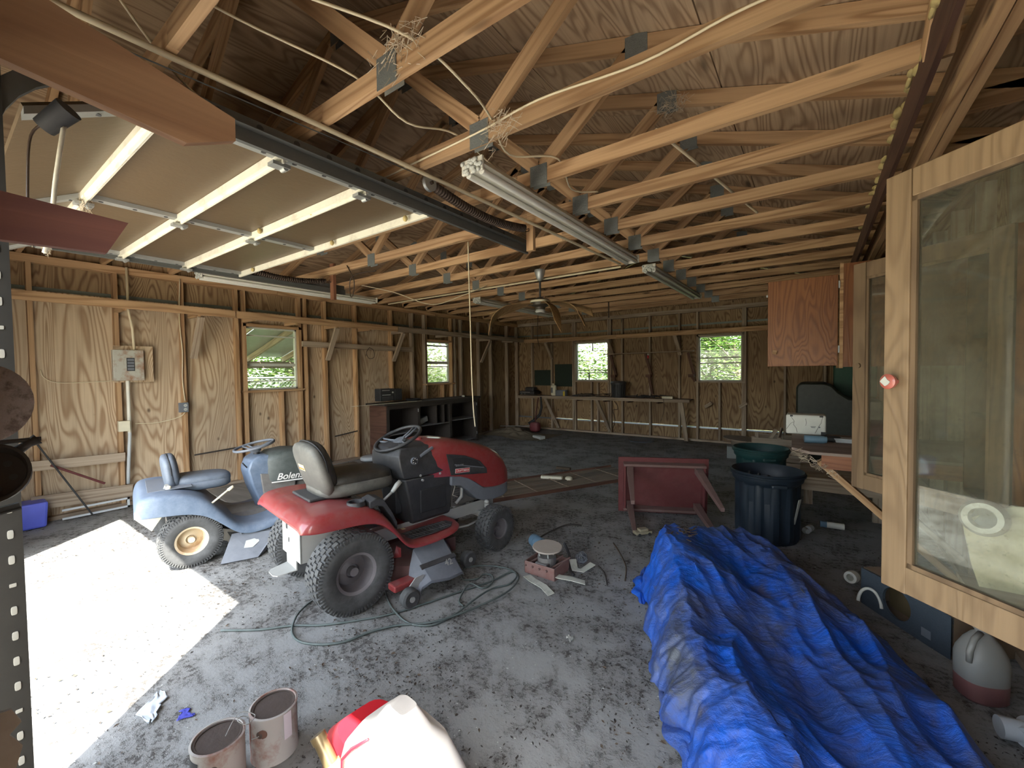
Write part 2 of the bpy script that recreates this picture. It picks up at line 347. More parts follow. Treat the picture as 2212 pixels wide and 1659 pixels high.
obj('outer_siding', MB().b2((XL - .05, -.15, -.1), (XL - .032, HL[0][0], 2.9)).b2((XL - .05, HL[0][1], -.1), (XL - .032, HL[1][0], 2.9)).b2((XL - .05, HL[1][1], -.1), (XL - .032, 9.55, 2.9)).b2((XL - .05, HL[0][0], -.1), (XL - .032, HL[0][1], HL[0][2])).b2((XL - .05, HL[1][0], -.1), (XL - .032, HL[1][1], HL[1][2])).b2((XL - .05, HL[0][0], HL[0][3]), (XL - .032, HL[0][1], 2.9)).b2((XL - .05, HL[1][0], HL[1][3]), (XL - .032, HL[1][1], 2.9)), GREYP, wl)
xs_ = XL + .045
def stud(par, x, y, z0=.04, z1=ZT - .08, ax='x', mat=None, d=.089, t=.038):
    up = (1, 0, 0) if ax == 'x' else (0, 1, 0)
    return board('stud', (x, y, z0), (x, y, z1), d, t, mat or LUM, par, up)
for y in (.02, .66, 1.31, 1.93, 2.545, 3.51, 3.84, 4.40, 5.16, 5.67, 6.01, 6.88, 7.09, 7.72, 8.18, 8.85, 9.30):
    stud(wl, xs_, y, mat=LUM if y < 5.5 else LUMD)
for y0, y1, z0, z1 in HL:
    stud(wl, xs_, y0 - .02); stud(wl, xs_, y1 + .02)
    for yc in ((y0 + y1) / 2 + .1,): stud(wl, xs_, yc, z1=z0 - .04)
    board('window_header', (xs_, y0 - .04, z1 + .02), (xs_, y1 + .04, z1 + .02), .04, .089, LUM, wl)
    board('window_stool', (xs_ + .02, y0 - .06, z0 - .02), (xs_ + .02, y1 + .06, z0 - .02), .03, .13, LUM, wl)
board('bottom_plate', (xs_, -.1, .02), (xs_, YB, .02), .038, .089, LUMD, wl)
for k in range(3): board('top_plate', (xs_, -.1 + k * 3.2, ZT - .04), (xs_, 3.095 + k * 3.2, ZT - .04), .078, .089, LUM, wl)
for y0, y1, z in ((3.43, 5.65, 1.965),): board('cross_rail', (-6.43, y0, z), (-6.43, y1, z - .02), .085, .03, LUMD, wl)
board('cross_rail', (-6.43, .60, .60), (-6.43, 1.33, .575), .10, .02, LUMD, wl)
board('cross_rail', (-6.42, .60, .225), (-6.42, 1.38, .18), .14, .02, LUMD, wl)
board('diagonal_strap', (-6.45, 2.0, .48), (-6.45, 2.5, .50), .02, .004, CABB, wl)
board('diagonal_strap', (-6.45, 3.95, .46), (-6.45, 4.38, .50), .02, .004, CABB, wl)

wb = empty('wall_back', (0, 0, 0), kind='structure')
xb = [-6.6, -6.03, -4.81, -3.58, -2.33, -1.10, .12, 1.0]
for i, (a, b) in enumerate(zip(xb, xb[1:])):
    h = next((h for h in HB if h[0] < b and h[1] > a), None)
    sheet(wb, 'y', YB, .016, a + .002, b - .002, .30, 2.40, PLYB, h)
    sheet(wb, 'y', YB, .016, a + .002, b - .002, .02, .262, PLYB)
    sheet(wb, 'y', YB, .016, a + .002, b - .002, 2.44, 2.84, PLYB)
sheet(wb, 'y', YB + .018, .012, -6.6, 1.0, 2.38, 2.46, FLASH).name = 'seam_flashing'
sheet(wb, 'y', YB + .018, .010, -5.4, -.45, .255, .292, plain('skylit_metal_strip', (.62, .72, .85), .4, .2)).name = 'metal_strip'  # strip's pale blue colour carries the sky light entering at the gap
sd = MB(); ya, yb_ = YB + .032, YB + .045
sd.b2((-6.8, ya, -.1), (1.2, yb_, .262)); sd.b2((-6.8, ya, .26), (-5.4, yb_, .31)); sd.b2((-.45, ya, .26), (1.2, yb_, .31)); sd.b2((-6.8, ya, .31), (1.2, yb_, 1.25)); sd.b2((-6.8, ya, 2.16), (1.2, yb_, 2.95))
for a, b in ((-6.8, -4.76), (-3.93, -1.95), (-1.16, 1.2)): sd.b2((a, ya, 1.25), (b, yb_, 2.16))
obj('outer_siding', sd, GREYP, wb)
for x in (-6.03, -5.44, -4.83, -3.86, -3.58, -2.95, -2.33, -1.10, -.45, .15, .75, -4.18 + 0): 
    stud(wb, x, YB - .045, ax='y', mat=LUMD, z1=1.2 if x == -4.18 else ZT - .08)
for a, b, z0, z1 in HB:
    stud(wb, a - .02, YB - .045, ax='y', mat=LUMD); stud(wb, b + .02, YB - .045, ax='y', mat=LUMD); stud(wb, (a + b) / 2, YB - .045, ax='y', mat=LUMD, z1=z0 - .03)
    board('window_header', (a - .04, YB - .045, z1 + .02), (b + .04, YB - .045, z1 + .02), .04, .089, LUMD, wb)
    board('window_stool', (a - .06, YB - .06, z0 - .02), (b + .06, YB - .06, z0 - .02), .028, .12, LUMD, wb)
board('bottom_plate', (-6.5, YB - .045, .02), (.9, YB - .045, .02), .038, .089, LUMD, wb)
board('top_plate', (-6.5, YB - .045, ZT - .04), (.9, YB - .045, ZT - .04), .078, .089, LUMD, wb)
# gables
RZ = lambda x: 3.94 - .317 * abs(x + 2.82)        # underside of the top chords
def gable(par, y, th):
    xs = [-6.6, -5.3, -4.08, -2.86, -1.64, -.42, .98]
    for a, b in zip(xs, xs[1:]):
        pts = [(a, y, 2.84), (b, y, 2.84), (b, y, RZ(b) + .09)] + ([(-2.82, y, 4.03)] if a < -2.82 < b else []) + [(a, y, RZ(a) + .09)]
        obj('gable_panel', MB().prism(pts, (0, th, 0)), PLYB, par)
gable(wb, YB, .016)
wf = empty('unseen_wall_front', (0, 0, 0), kind='structure')
for a, b, z0, z1 in ((-6.6, -4.97, 0, 2.84), (-1.87, -.62, 0, 2.84), (-4.97, -1.87, 2.27, 2.84), (-.62, .28, 2.0, 2.84), (.28, 1.0, 0, 2.84)):  # unseen wall; right stretch and low header shaped to cut incoming light
    obj('plywood_panel', MB().b2((a, YF - .12, z0), (b, YF, z1)), PLYW, wf)  # stretches of the unseen front wall
gable(wf, YF - .016, .016)
wr = empty('wall_right', (0, 0, 0), kind='structure')
yr = [-.15, 1.2, 2.42, 3.64, 4.86, 6.08, 7.30, 8.52, 9.55]
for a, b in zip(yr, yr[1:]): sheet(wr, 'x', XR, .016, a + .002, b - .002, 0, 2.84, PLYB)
for k in range(15): stud(wr, XR - .045, .35 + .61 * k, mat=LUMD)
board('bottom_plate', (XR - .045, 0, .02), (XR - .045, YB - .1, .02), .038, .089, LUMD, wr)
board('top_plate', (XR - .045, 0, ZT - .04), (XR - .045, YB - .1, ZT - .04), .078, .089, LUM, wr)

# roof deck: separate plywood sheets on the top chords
ce = empty('ceiling', (0, 0, 0), kind='structure')
sl_ = math.atan(.317)
for side in (-1, 1):
    dx = side * math.cos(sl_); dz = -math.sin(sl_); s0 = 0.0; row = 0
    while s0 < 4.1:
        s1 = min(s0 + 1.215, 4.12); off = -1.22 * (row % 2); y = -.3 + off
        while y < 9.7:
            a = max(y, -.3); b = min(y + 2.435, 9.7)
            if b - a > .05:
                sm = (s0 + s1) / 2; o = obj('roof_panel', MB().box((0, 0, 0), (b - a, s1 - s0 - .004, .014)), PLYR, ce)
                c = Vector((-2.82 + dx * sm, (a + b) / 2, 4.045 + dz * sm))
                X = Vector((0, 1, 0)); Z = Vector((side * math.sin(sl_), 0, math.cos(sl_))); Y = Z.cross(X)
                o.matrix_local = Matrix(((X[0], Y[0], Z[0], c[0]), (X[1], Y[1], Z[1], c[1]), (X[2], Y[2], Z[2], c[2]), (0, 0, 0, 1)))
            y += 2.44
        s0 += 1.22; row += 1
obj('roof_covering', MB().prism([(-7.0, -.5, 2.745), (-2.82, -.5, 4.07), (1.36, -.5, 2.745), (1.36, -.5, 2.79), (-2.82, -.5, 4.12), (-7.0, -.5, 2.79)], (0, 10.5, 0)), plain('grey_shingles', (.15, .15, .15), .9), ce)

# ---------------------------------------------------------------- windows
def win_side(n, y0, y1, z0, z1, rails, par=None):
    w = empty('window_%d' % n, (0, 0, 0), kind='structure'); x = XL - .01
    m = MB(); t = .022
    m.b2((x - .03, y0, z0), (x + .02, y0 + t, z1)); m.b2((x - .03, y1 - t, z0), (x + .02, y1, z1)); m.b2((x - .03, y0, z0), (x + .02, y1, z0 + t)); m.b2((x - .03, y0, z1 - t), (x + .02, y1, z1))
    obj('window_frame', m, ALU, w)
    for z, h in rails: obj('sash_rail', MB().b2((x - .02, y0 + t, z - h / 2), (x + .01, y1 - t, z + h / 2)), ALU, w)
    zs = [z0] + sorted(z for z, h in rails) + [z1]
    for a, b in zip(zs, zs[1:]):
        if b - a > .08: obj('pane', MB().b2((x - .012, y0 + .01, a + .005), (x - .008, y1 - .01, b - .005)), GLW, w)
    return w
win_side(1, 2.66, 3.40, 1.28, 2.18, [(2.06, .018), (1.64, .04), (1.40, .014)])
win_side(2, 6.05, 6.76, 1.27, 2.14, [(2.06, .03), (1.70, .06), (1.62, .02)])
def win_back(n, a, b, z0, z1, rails, vert=()):
    w = empty('window_%d' % n, (0, 0, 0), kind='structure'); y = YB + .005; t = .022
    m = MB(); m.b2((a, y - .02, z0), (a + t, y + .03, z1)); m.b2((b - t, y - .02, z0), (b, y + .03, z1)); m.b2((a, y - .02, z0), (b, y + .03, z0 + t)); m.b2((a, y - .02, z1 - t), (b, y + .03, z1))
    obj('window_frame', m, ALU, w)
    for z, h in rails:
        obj('louvre_rail', MB().b2((a + t, y - .01, z - h / 2), (b - t, y + .02, z + h / 2)), ALU if h > .012 else TRACKM, w)
    for x, za, zb in vert: obj('muntin', MB().b2((x - .012, y - .01, za), (x + .012, y + .015, zb)), TRACKM, w)
    zs = [z0] + sorted(z for z, h in rails) + [z1]
    for p, q in zip(zs, zs[1:]): obj('pane', MB().b2((a + .01, y + .004, p + .004), (b - .01, y + .008, q - .004)), GLW, w)
    return w
win_back(3, -4.76, -3.93, 1.25, 2.16, [(1.96, .012), (1.73, .012), (1.50, .02), (1.44, .02)], [(-4.34, 1.96, 2.14), (-4.44, 1.27, 1.44)])
win_back(4, -1.95, -1.16, 1.25, 2.16, [(2.08, .012), (1.95, .01), (1.86, .01), (1.72, .026), (1.61, .022)], [])

# ---------------------------------------------------------------- roof trusses
def truss(i, y, label):
    t = empty('roof_truss', (-2.82, y, ZT), label=label, cat='truss', group='pine roof trusses')
    B = lambda n, p0, p1, w=.089, th=.038, dy=0: board(n, (p0[0] + 2.82, dy, p0[1] - ZT), (p1[0] + 2.82, dy, p1[1] - ZT), w, th, LUM, t)
    hz = ZT + .0445
    B('bottom_chord', (-6.50, hz), (-2.0, hz)); B('bottom_chord', (-2.0, hz), (.88, hz))
    for s in (-1, 1): B('top_chord', (-2.82, 3.985), (-2.82 + s * 3.72, 3.985 - .317 * 3.72))
    w = [((-1.52, 2.85), (-2.70, 3.93)), ((-1.48, 2.85), (-.86, 3.34)), ((-4.12, 2.85), (-2.94, 3.93)), ((-4.16, 2.85), (-4.78, 3.34))]
    for a, b in w: B('web', a, b)
    for x, z in ((-1.50, 2.80), (-4.14, 2.80), (-.84, 3.345), (-4.80, 3.345), (-2.82, 3.95)):
        if i > 9 and z > 3: continue
        obj('gusset_plate', MB().b2((x + 2.82 - .065, -.0215, z - ZT - .07), (x + 2.82 + .065, -.0195, z - ZT + .065)).b2((x + 2.82 - .065, .0195, z - ZT - .07), (x + 2.82 + .065, .0215, z - ZT + .065)), PLATE, t)
    return t
ordn = ['first', 'second', 'third', 'fourth', 'fifth', 'sixth', 'seventh', 'eighth', 'ninth', 'tenth', 'eleventh', 'twelfth', 'thirteenth']
truss(-1, .60, 'pine roof truss just inside the garage door, crossed by the brown board')
for i in range(13):
    y = 1.22 + .613 * i
    lab = {0: 'pine roof truss with big toothed plate over the near door track', 1: 'pine roof truss with a cream cable stapled along its bottom chord', 2: 'pine roof truss at the open edge of the raised garage door',
           6: 'pine roof truss that carries the ceiling fan and white conduit'}.get(i, 'pine roof truss, %s counted from the garage door' % ordn[i])
    truss(i, y, lab)

# ---------------------------------------------------------------- overhead rack frames along the walls
rk = empty('overhead_rack', (-6.3, 4.5, 2.2), label='long pine storage rack frame braced off the left wall above the windows', cat='rack')
P_ = lambda x, y, z: (x + 6.3, y - 4.5, z - 2.2)
for a, b in ((.0, 2.38), (2.40, 5.0), (5.02, 9.02)): board('front_rail', P_(-6.10, a, 2.28), P_(-6.10, b, 2.28), .09, .038, LUM if a < 5 else LUMD, rk)
board('back_rail', P_(-6.44, 0, 2.31), P_(-6.44, 9, 2.31), .05, .03, LUMD, rk)
for y in (1.31, 2.0, 2.62, 3.2, 3.84, 4.45, 5.16, 6.3, 7.72, 8.6): board('crosspiece', P_(-6.46, y, 2.25), P_(-6.12, y, 2.25), .06, .035, LUM if y < 5 else LUMD, rk)
for y in (2.02, 3.84, 5.16, 7.72): board('brace', P_(-6.42, y, 1.72), P_(-6.13, y, 2.22), .07, .035, LUMD, rk, up=(0, 1, 0))
rk2 = empty('overhead_rack', (-3, 9.1, 2.2), label='long storage rack frame running above the back wall windows', cat='rack')
Q_ = lambda x, y, z: (x + 3, y - 9.1, z - 2.2)
board('front_rail', Q_(-6.08, 9.06, 2.26), Q_(-3.6, 9.06, 2.24), .09, .038, LUM, rk2, up=(0, 0, 1)); board('front_rail', Q_(-3.6, 9.06, 2.24), Q_(.85, 9.06, 2.235), .09, .038, LUM, rk2)
for x in (-5.44, -3.86, -2.33, -.45, .3): board('crosspiece', Q_(x, 9.08, 2.21), Q_(x, 9.35, 2.21), .05, .035, LUMD, rk2)
for x in (-5.47, -3.83, -2.36): board('brace', Q_(x, 9.08, 2.2), Q_(x + .05, 9.33, 1.80), .07, .035, LUMD, rk2, up=(1, 0, 0))

# ---------------------------------------------------------------- beam on the right
bm = empty('ceiling_beam', (.45, 5, 2.6), label='water-stained built-up beam hanging under the trusses above the cabinets', cat='beam')
board('dark_fascia_board', (-.10, -4.2, .075), (-.10, 3.9, .075), .16, .02, LUMK, bm, label='stained dark brown face board')
board('beam_plank', (.01, -4.95, .06), (.01, 3.9, .06), .15, .04, LUM, bm)
board('beam_plank', (.055, -4.95, .06), (.055, 3.9, .06), .15, .04, LUM, bm)
m = MB()
for k in range(90):
    y = -4 + random.random() ** 1.7 * 4.2; z = .15 + random.random() * .03
    m.sup((-.10 + random.uniform(-.02, .02), y, z), (random.uniform(.01, .025), random.uniform(.03, .07), random.uniform(.006, .022)), 1, 1, None, 7, 4)
obj('dried_foam_bead', m, GFOAM, bm, smooth='all', kind='stuff')
board('hanger_block', (-.07, -2.9, .27), (-.07, -2.65, .13), .09, .09, LUM, bm)
# ---------------------------------------------------------------- raised garage door
dr = empty('overhead_garage_door', (-3.57, .6, 2.6), label='raised brown overhead garage door with cream struts lying under the trusses', cat='garage door')
x0, x1 = -1.45, 1.42
secs = [((.60 - .38, 2.40), (.60, 2.60)), ((.60, 2.60), (1.07, 2.60)), ((1.07, 2.60), (1.54, 2.60)), ((1.54, 2.60), (2.02, 2.60))]
for k, (a, b) in enumerate(secs):
    ya, za = a[0] - .6, a[1] - 2.6; yb, zb = b[0] - .6, b[1] - 2.6; g = .006
    d = Vector((0, yb - ya, zb - za)).normalized(); p = Vector((0, ya, za)) + d * g; q = Vector((0, yb, zb)) - d * g; n = Vector((0, -d[2], d[1])) * .012
    for xa, xb in ((x0, -.03), (.03, x1)):
        obj('door_skin_panel', MB().prism([(xa, p[1], p[2]), (xa, q[1], q[2]), (xa, q[1] + n[1], q[2] + n[2]), (xa, p[1] + n[1], p[2] + n[2])], (xb - xa, 0, 0)), DOORP, dr)
    for x in (x0 + .02, 0, x1 - .02):
        st = obj('stile', MB().prism([(x - .03, p[1], p[2] - .028), (x - .03, q[1], q[2] - .028), (x - .03, q[1], q[2] - .001), (x - .03, p[1], p[2] - .001)], (.06, 0, 0)), GALV, dr)
        hm = MB()
        for f in (.15, .5, .85):
            c = p.lerp(q, f); hm.cyl((x, c[1], c[2] - .0295), (x, c[1], c[2] - .0275), .012, n=10)
        obj('stile_hole', hm, BLACK, st)
    if k < 3: obj('strut', MB().b2((x0 - .02, yb - .022, zb - .045), (x1 + .02, yb + .022, zb - .002)).b2((x0 - .02, yb - .004, zb - .062), (x1 + .02, yb + .004, zb - .04)), STRUT, dr)
    if k < 3:
        for x in (x0 + .02, 0, x1 - .02): obj('roller_hinge', MB().b2((x - .028, yb - .045, zb - .075), (x + .028, yb + .04, zb - .058)).cyl((x - .02, yb + .02, zb - .075), (x + .02, yb + .02, zb - .075), .012), GALV, dr)
obj('bottom_seal', MB().b2((x0 - .02, 1.418, -.05), (x1 + .02, 1.436, .015)), STRUT, dr)
for x, y in ((.85, .94), (.35, 1.39), (1.25, 1.39), (-.4, .95), (-1.1, 1.4), (.2, .9)):
    obj('foam_nest', MB().sup((x, y, -.03), (.018, .016, .022), 1, 1, None, 8, 6), GFOAM, dr, smooth='all')
def doortrack(x, lab, yend, vert=True):
    t = empty('garage_door_track', (x, .3, 2.6), label=lab, cat='track', group='garage door tracks')
    pts = []
    if vert: pts += [(0, -.17, -2.58), (0, -.17, -.45)]
    for k in range(9):
        a = PI / 2 * k / 8; pts.append((0, -.17 + .34 * (1 - math.cos(a)), -.37 + .34 * math.sin(a)))
    pts += [(0, yend - .3, -.03)]
    s = 1 if x > -3 else -1; rings = []
    prof = [(-.004, -.028), (.02, -.028), (.02, .028), (-.004, .028), (-.004, .022), (.012, .022), (.012, -.022), (-.004, -.022)]
    V = [Vector(p) for p in pts]
    for i, p in enumerate(V):
        a = (V[min(i + 1, len(V) - 1)] - V[max(i - 1, 0)]).normalized(); n = Vector((1, 0, 0)).cross(a)
        rings.append([p + Vector((s * u, 0, 0)) + n * w for u, w in prof])
    obj('channel', MB().loft(rings), TRACKM if vert else GALV, t)
    if vert:
        # slotted angle iron that carries the vertical channel
        wa = MB(); wa.b2((s * .022, -.25, -2.58), (s * .026, -.126, -.05)); wa.b2((s * .022, -.25, -2.58), (s * -.03, -.246, -.05))
        ang = obj('angle_iron', wa, plain('backlit_steel_post', (.035, .036, .034), .6, .2, .3, (.10, .10, .09)), t)  # post coloured near black for its backlit shade
        hm = MB()
        for k in range(30):
            z = -2.5 + k * .082
            if k % 5 == 4: hm.sup((s * .0265, -.152, z), (.001, .008, .006), .2, .3, None, 10, 4)
            else: hm.sup((s * .0265, -.152, z), (.001, .007, .014), .5, .3, None, 12, 6)
        obj('daylight_slot', hm, PAPER, ang, kind='stuff')  # pale slot faces paint in daylight seen through the post
    wa = MB(); wa.b2((s * .02, .15, .0), (s * .024, yend - .3, .055)); wa.b2((s * .02, .15, .0), (s * .06, yend - .3, .004)); wa.b2((s * .0, .17, -.06), (s * .024, yend - .3, .0))
    ang = obj('support_angle', wa, GALV if not vert else TRACKM, t)
    hm = MB()
    for k in range(14): hm.cyl((s * .019, .3 + k * .17, .028), (s * .0195, .3 + k * .17, .028), .016, n=10); hm.cyl((s * .0245, .3 + k * .17, .028), (s * .025, .3 + k * .17, .028), .016, n=10)
    obj('punched_hole', hm, BLACK, ang, kind='stuff')
    for k in range(3):
        pass
    return t
doortrack(-2.10, 'dark slotted steel track on the near side of the raised garage door', 3.17)
doortrack(-5.06, 'steel track on the far side of the raised garage door, by the left wall', 3.30)
hg = board('track_hanger', (-2.0, 3.098, 2.535), (-2.0, 3.098, 2.93), .038, .07, LUM, up=(0, 1, 0), label='short pine block hanging the near door track from a truss', cat='wood block')
hg2 = board('track_hanger', (-5.012, 3.098, 2.44), (-5.012, 3.098, 2.90), .038, .075, LUMR, up=(0, 1, 0), label='dark red-brown block hanging the far door track', cat='wood block')
def spring(x, y0, z0, y1, z1, lab, pulley=True):
    t = empty('extension_spring', (x, y0, z0), label=lab, cat='spring'); m = MB(); n = 46; L = y1 - y0
    dz = z1 - z0; m.tube([(0, f * L, dz * f - .05 * math.sin(PI * f)) for f in [k / 14 for k in range(15)]], .026, 10)
    obj('coil_core', m, SPRNG, t, smooth='all'); m = MB()
    for k in range(n):
        f = k / (n - 1); m.lathe([(.030, -.006), (.034, 0), (.030, .006)], (0, f * L, dz * f - .05 * math.sin(PI * f)), (0, 1, 0), 10)
    obj('coil', m, SPRNG, t, smooth='all', kind='stuff')
    obj('hook', MB().tube([(0, L, dz), (0, L + .04, dz), (.015, L + .06, dz + .01), (0, L + .085, dz), (-.015, L + .06, dz - .01), (0, L + .03, dz)], .004), SPRNG, t)
    if pulley:
        p = obj('pulley', MB().lathe([(.012, -.012), (.05, -.012), (.042, 0), (.05, .012), (.012, .012)], (0, -.06, .01), (1, 0, 0), 24), GALV, t, smooth=True)
        obj('pulley_bolt', MB().cyl((-.03, -.06, .01), (.03, -.06, .01), .01), SPRNG, p)
    return t
spring(-2.0, 1.98, 2.69, 2.985, 2.70, 'dark rusty coil spring with pulley beside the near door track')
spring(-5.01, 2.0, 2.66, 2.985, 2.66, 'rusty coil spring at the far door track', False)
obj('door_cable', MB().tube([(-2.03, .35, 2.67), (-2.03, 1.0, 2.70), (-2.02, 1.85, 2.735)], .003), TRACKM, label='thin steel lift cable running along the near door track', cat='cable')
# ---------------------------------------------------------------- brown boards at the top left of the door post
b1 = obj('cantilever_board', MB().prism([(-1.0, -.03, 1.985), (-1.0, .31, 1.945), (-1.0, .395, 1.985), (-1.0, .395, 2.03), (-1.0, -.03, 2.13)], (.02, 0, 0)), wood('brown_plank_y', (.30, .17, .095), (.19, .095, .05), 'Y', 11, 1.6, .2), label='upper brown plank with clipped corner sticking out beside the door post', cat='plank')
b2 = obj('cantilever_board', MB().prism([(-1.02, -.03, 1.705), (-1.02, .195, 1.715), (-1.02, .225, 1.775), (-1.02, -.03, 1.79)], (.016, 0, 0)), wood('red_plank_y', (.16, .06, .045), (.10, .035, .03), 'Y', 11, 1.6, .1), label='lower dark red plank with slanted end beside the door post', cat='plank')

# ================================================================ OUTSIDE THE WINDOWS
def tree(loc, h, r, nleaf, mat, label, name='tree', seed=0, low=.0):
    rd = random.Random(seed); t = empty(name, loc, label=label, cat='tree' if name == 'tree' else 'shrub', group='trees and brush outside the windows')
    m = MB(); ends = []
    m.tube([(0, 0, 0), (rd.uniform(-.1, .1), rd.uniform(-.1, .1), h * .4), (rd.uniform(-.2, .2), rd.uniform(-.2, .2), h * .8)], [.07, .05, .02], 6)
    for k in range(16):
        a = rd.random() * 6.28; z0 = h * rd.uniform(low + .05, .7); z1 = z0 + h * rd.uniform(.1, .3); q = r * rd.uniform(.5, 1)
        e = Vector((math.cos(a) * q, math.sin(a) * q, z1)); ends.append((Vector((0, 0, z0)), e)); m.tube([(0, 0, z0), (e.x * .5, e.y * .5, (z0 + z1) / 2 + .05), e], [.025, .015, .006], 4)
    obj('trunk', m, BARK, t)
    m = MB()
    for k in range(int(nleaf * 1.9)):
        a, b = rd.choice(ends); p = a.lerp(b, rd.uniform(.3, 1.1)) + Vector((rd.gauss(0, .28), rd.gauss(0, .28), rd.gauss(0, .28)))
        R = Matrix.Rotation(rd.random() * 6.28, 3, 'Z') @ Matrix.Rotation(rd.uniform(-1.2, 1.2), 3, 'X'); s = rd.uniform(.03, .07)
        vs = [R @ Vector(v) * s + p for v in ((-1, 0, 0), (0, -.45, .1), (1.2, 0, 0), (0, .45, .1))]
        m.add(vs, [(0, 1, 2, 3)])
    obj('leaves', m, mat, t, kind='stuff')
    return t
for i, (x, y, h, r, mt) in enumerate([(-11.5, 3.2, 4.2, 1.5, 0), (-11.0, 5.6, 4.5, 1.6, 1), (-10.2, 8.6, 4.0, 1.6, 0), (-11.8, 10.6, 4.6, 1.8, 1), (-13.5, 8.0, 5.0, 2.0, 0), (-9.6, 11.6, 4.4, 1.7, 0), (-12.5, 13.5, 5, 2.2, 1)]):
    tree((x, y, -.15), h, r, 2600, (LEAF, LEAF2)[mt], ['leafy tree past the fence seen through the louvred window with the grey sash', 'pale tree beyond the fence, left wall side', 'dense tree outside the second left wall window', 'tall tree behind the second left wall window', 'broad tree far behind the second left wall window', 'bushy tree off the far left corner of the garage', 'distant pale tree off the left corner'][i], seed=i)
for i, (x, y, h, r, mt) in enumerate([(-5.6, 13.6, 4.4, 1.7, 1), (-4.3, 12.4, 3.4, 1.4, 0), (-7.2, 12.6, 4.0, 1.6, 0), (-2.5, 13.2, 4.2, 1.6, 1), (-1.6, 12.2, 3.0, 1.2, 0), (-.6, 13.4, 4.4, 1.6, 0), (.9, 12.6, 3.6, 1.4, 1), (-3.6, 15.4, 5.2, 2.0, 0), (-1.2, 15.6, 5.4, 2.0, 1)]):
    tree((x, y, -.15), h, r, 2800, (LEAF, LEAF2)[mt], ['pale tree behind the brush seen in the left back window', 'green brush close outside the left back window', 'brush outside left of the left back window', 'pale tree between the two back windows', 'green brush close outside the right back window', 'taller green tree seen in the right back window', 'pale bush outside right of the right back window', 'tall tree far behind the left back window', 'tall pale tree far behind the right back window'][i], seed=20 + i)
for i, (x, y, h, r) in enumerate([(-11.4, 4.6, 2.6, 1.2), (-11.8, 6.3, 2.8, 1.3)]): tree((x, y, -.15), h, r, 2600, LEAF, ['low leafy bush behind the chain link fence', 'low bush further along the chain link fence'][i], name='bush', seed=50 + i)
# porch roof and chain link fence beyond window 1
pr = empty('porch_roof', (-8.0, 3.5, 2.2), label='grey lean-to porch roof seen through the first left wall window', cat='porch roof')
for k in range(9): obj('roof_sheet', MB().prism([(1.35, -2.6 + k * .62, .42), (-1.5, -2.6 + k * .62, -.33), (-1.5, -2.6 + k * .62, -.315), (1.35, -2.6 + k * .62, .435)], (0, .6, 0)), GALV, pr)
for k in range(8): board('rafter', (1.3, -2.4 + k * .7, .34), (-1.45, -2.4 + k * .7, -.39), .11, .04, LUMD, pr)
board('porch_beam', (-1.4, -2.7, -.50), (-1.4, 3.0, -.50), .14, .07, LUMD, pr)
fc = empty('chain_link_fence', (-9.9, 5.0, -.13), label='chain link fence with top rail outside the first left wall window', cat='fence')
obj('top_rail', MB().cyl((0, -2.6, 1.55), (0, 3.4, 1.55), .025), GALV, fc)
for y in (-2.4, .2, 2.8): obj('fence_post', MB().cyl((0, y, 0), (0, y, 1.6), .03), GALV, fc)
m = MB()
for k in range(76):
    y = -2.6 + k * .08
    for s in (-1, 1):
        m.tube([(s * .004, y, .05 if s > 0 else 1.53), (s * .004, min(y + 1.48, 3.4), (.05 + min(1.48, 3.4 - y)) if s > 0 else 1.53 - min(1.48, 3.4 - y))], .004, 3)
obj('wire_mesh', m, GALV, fc, kind='stuff')

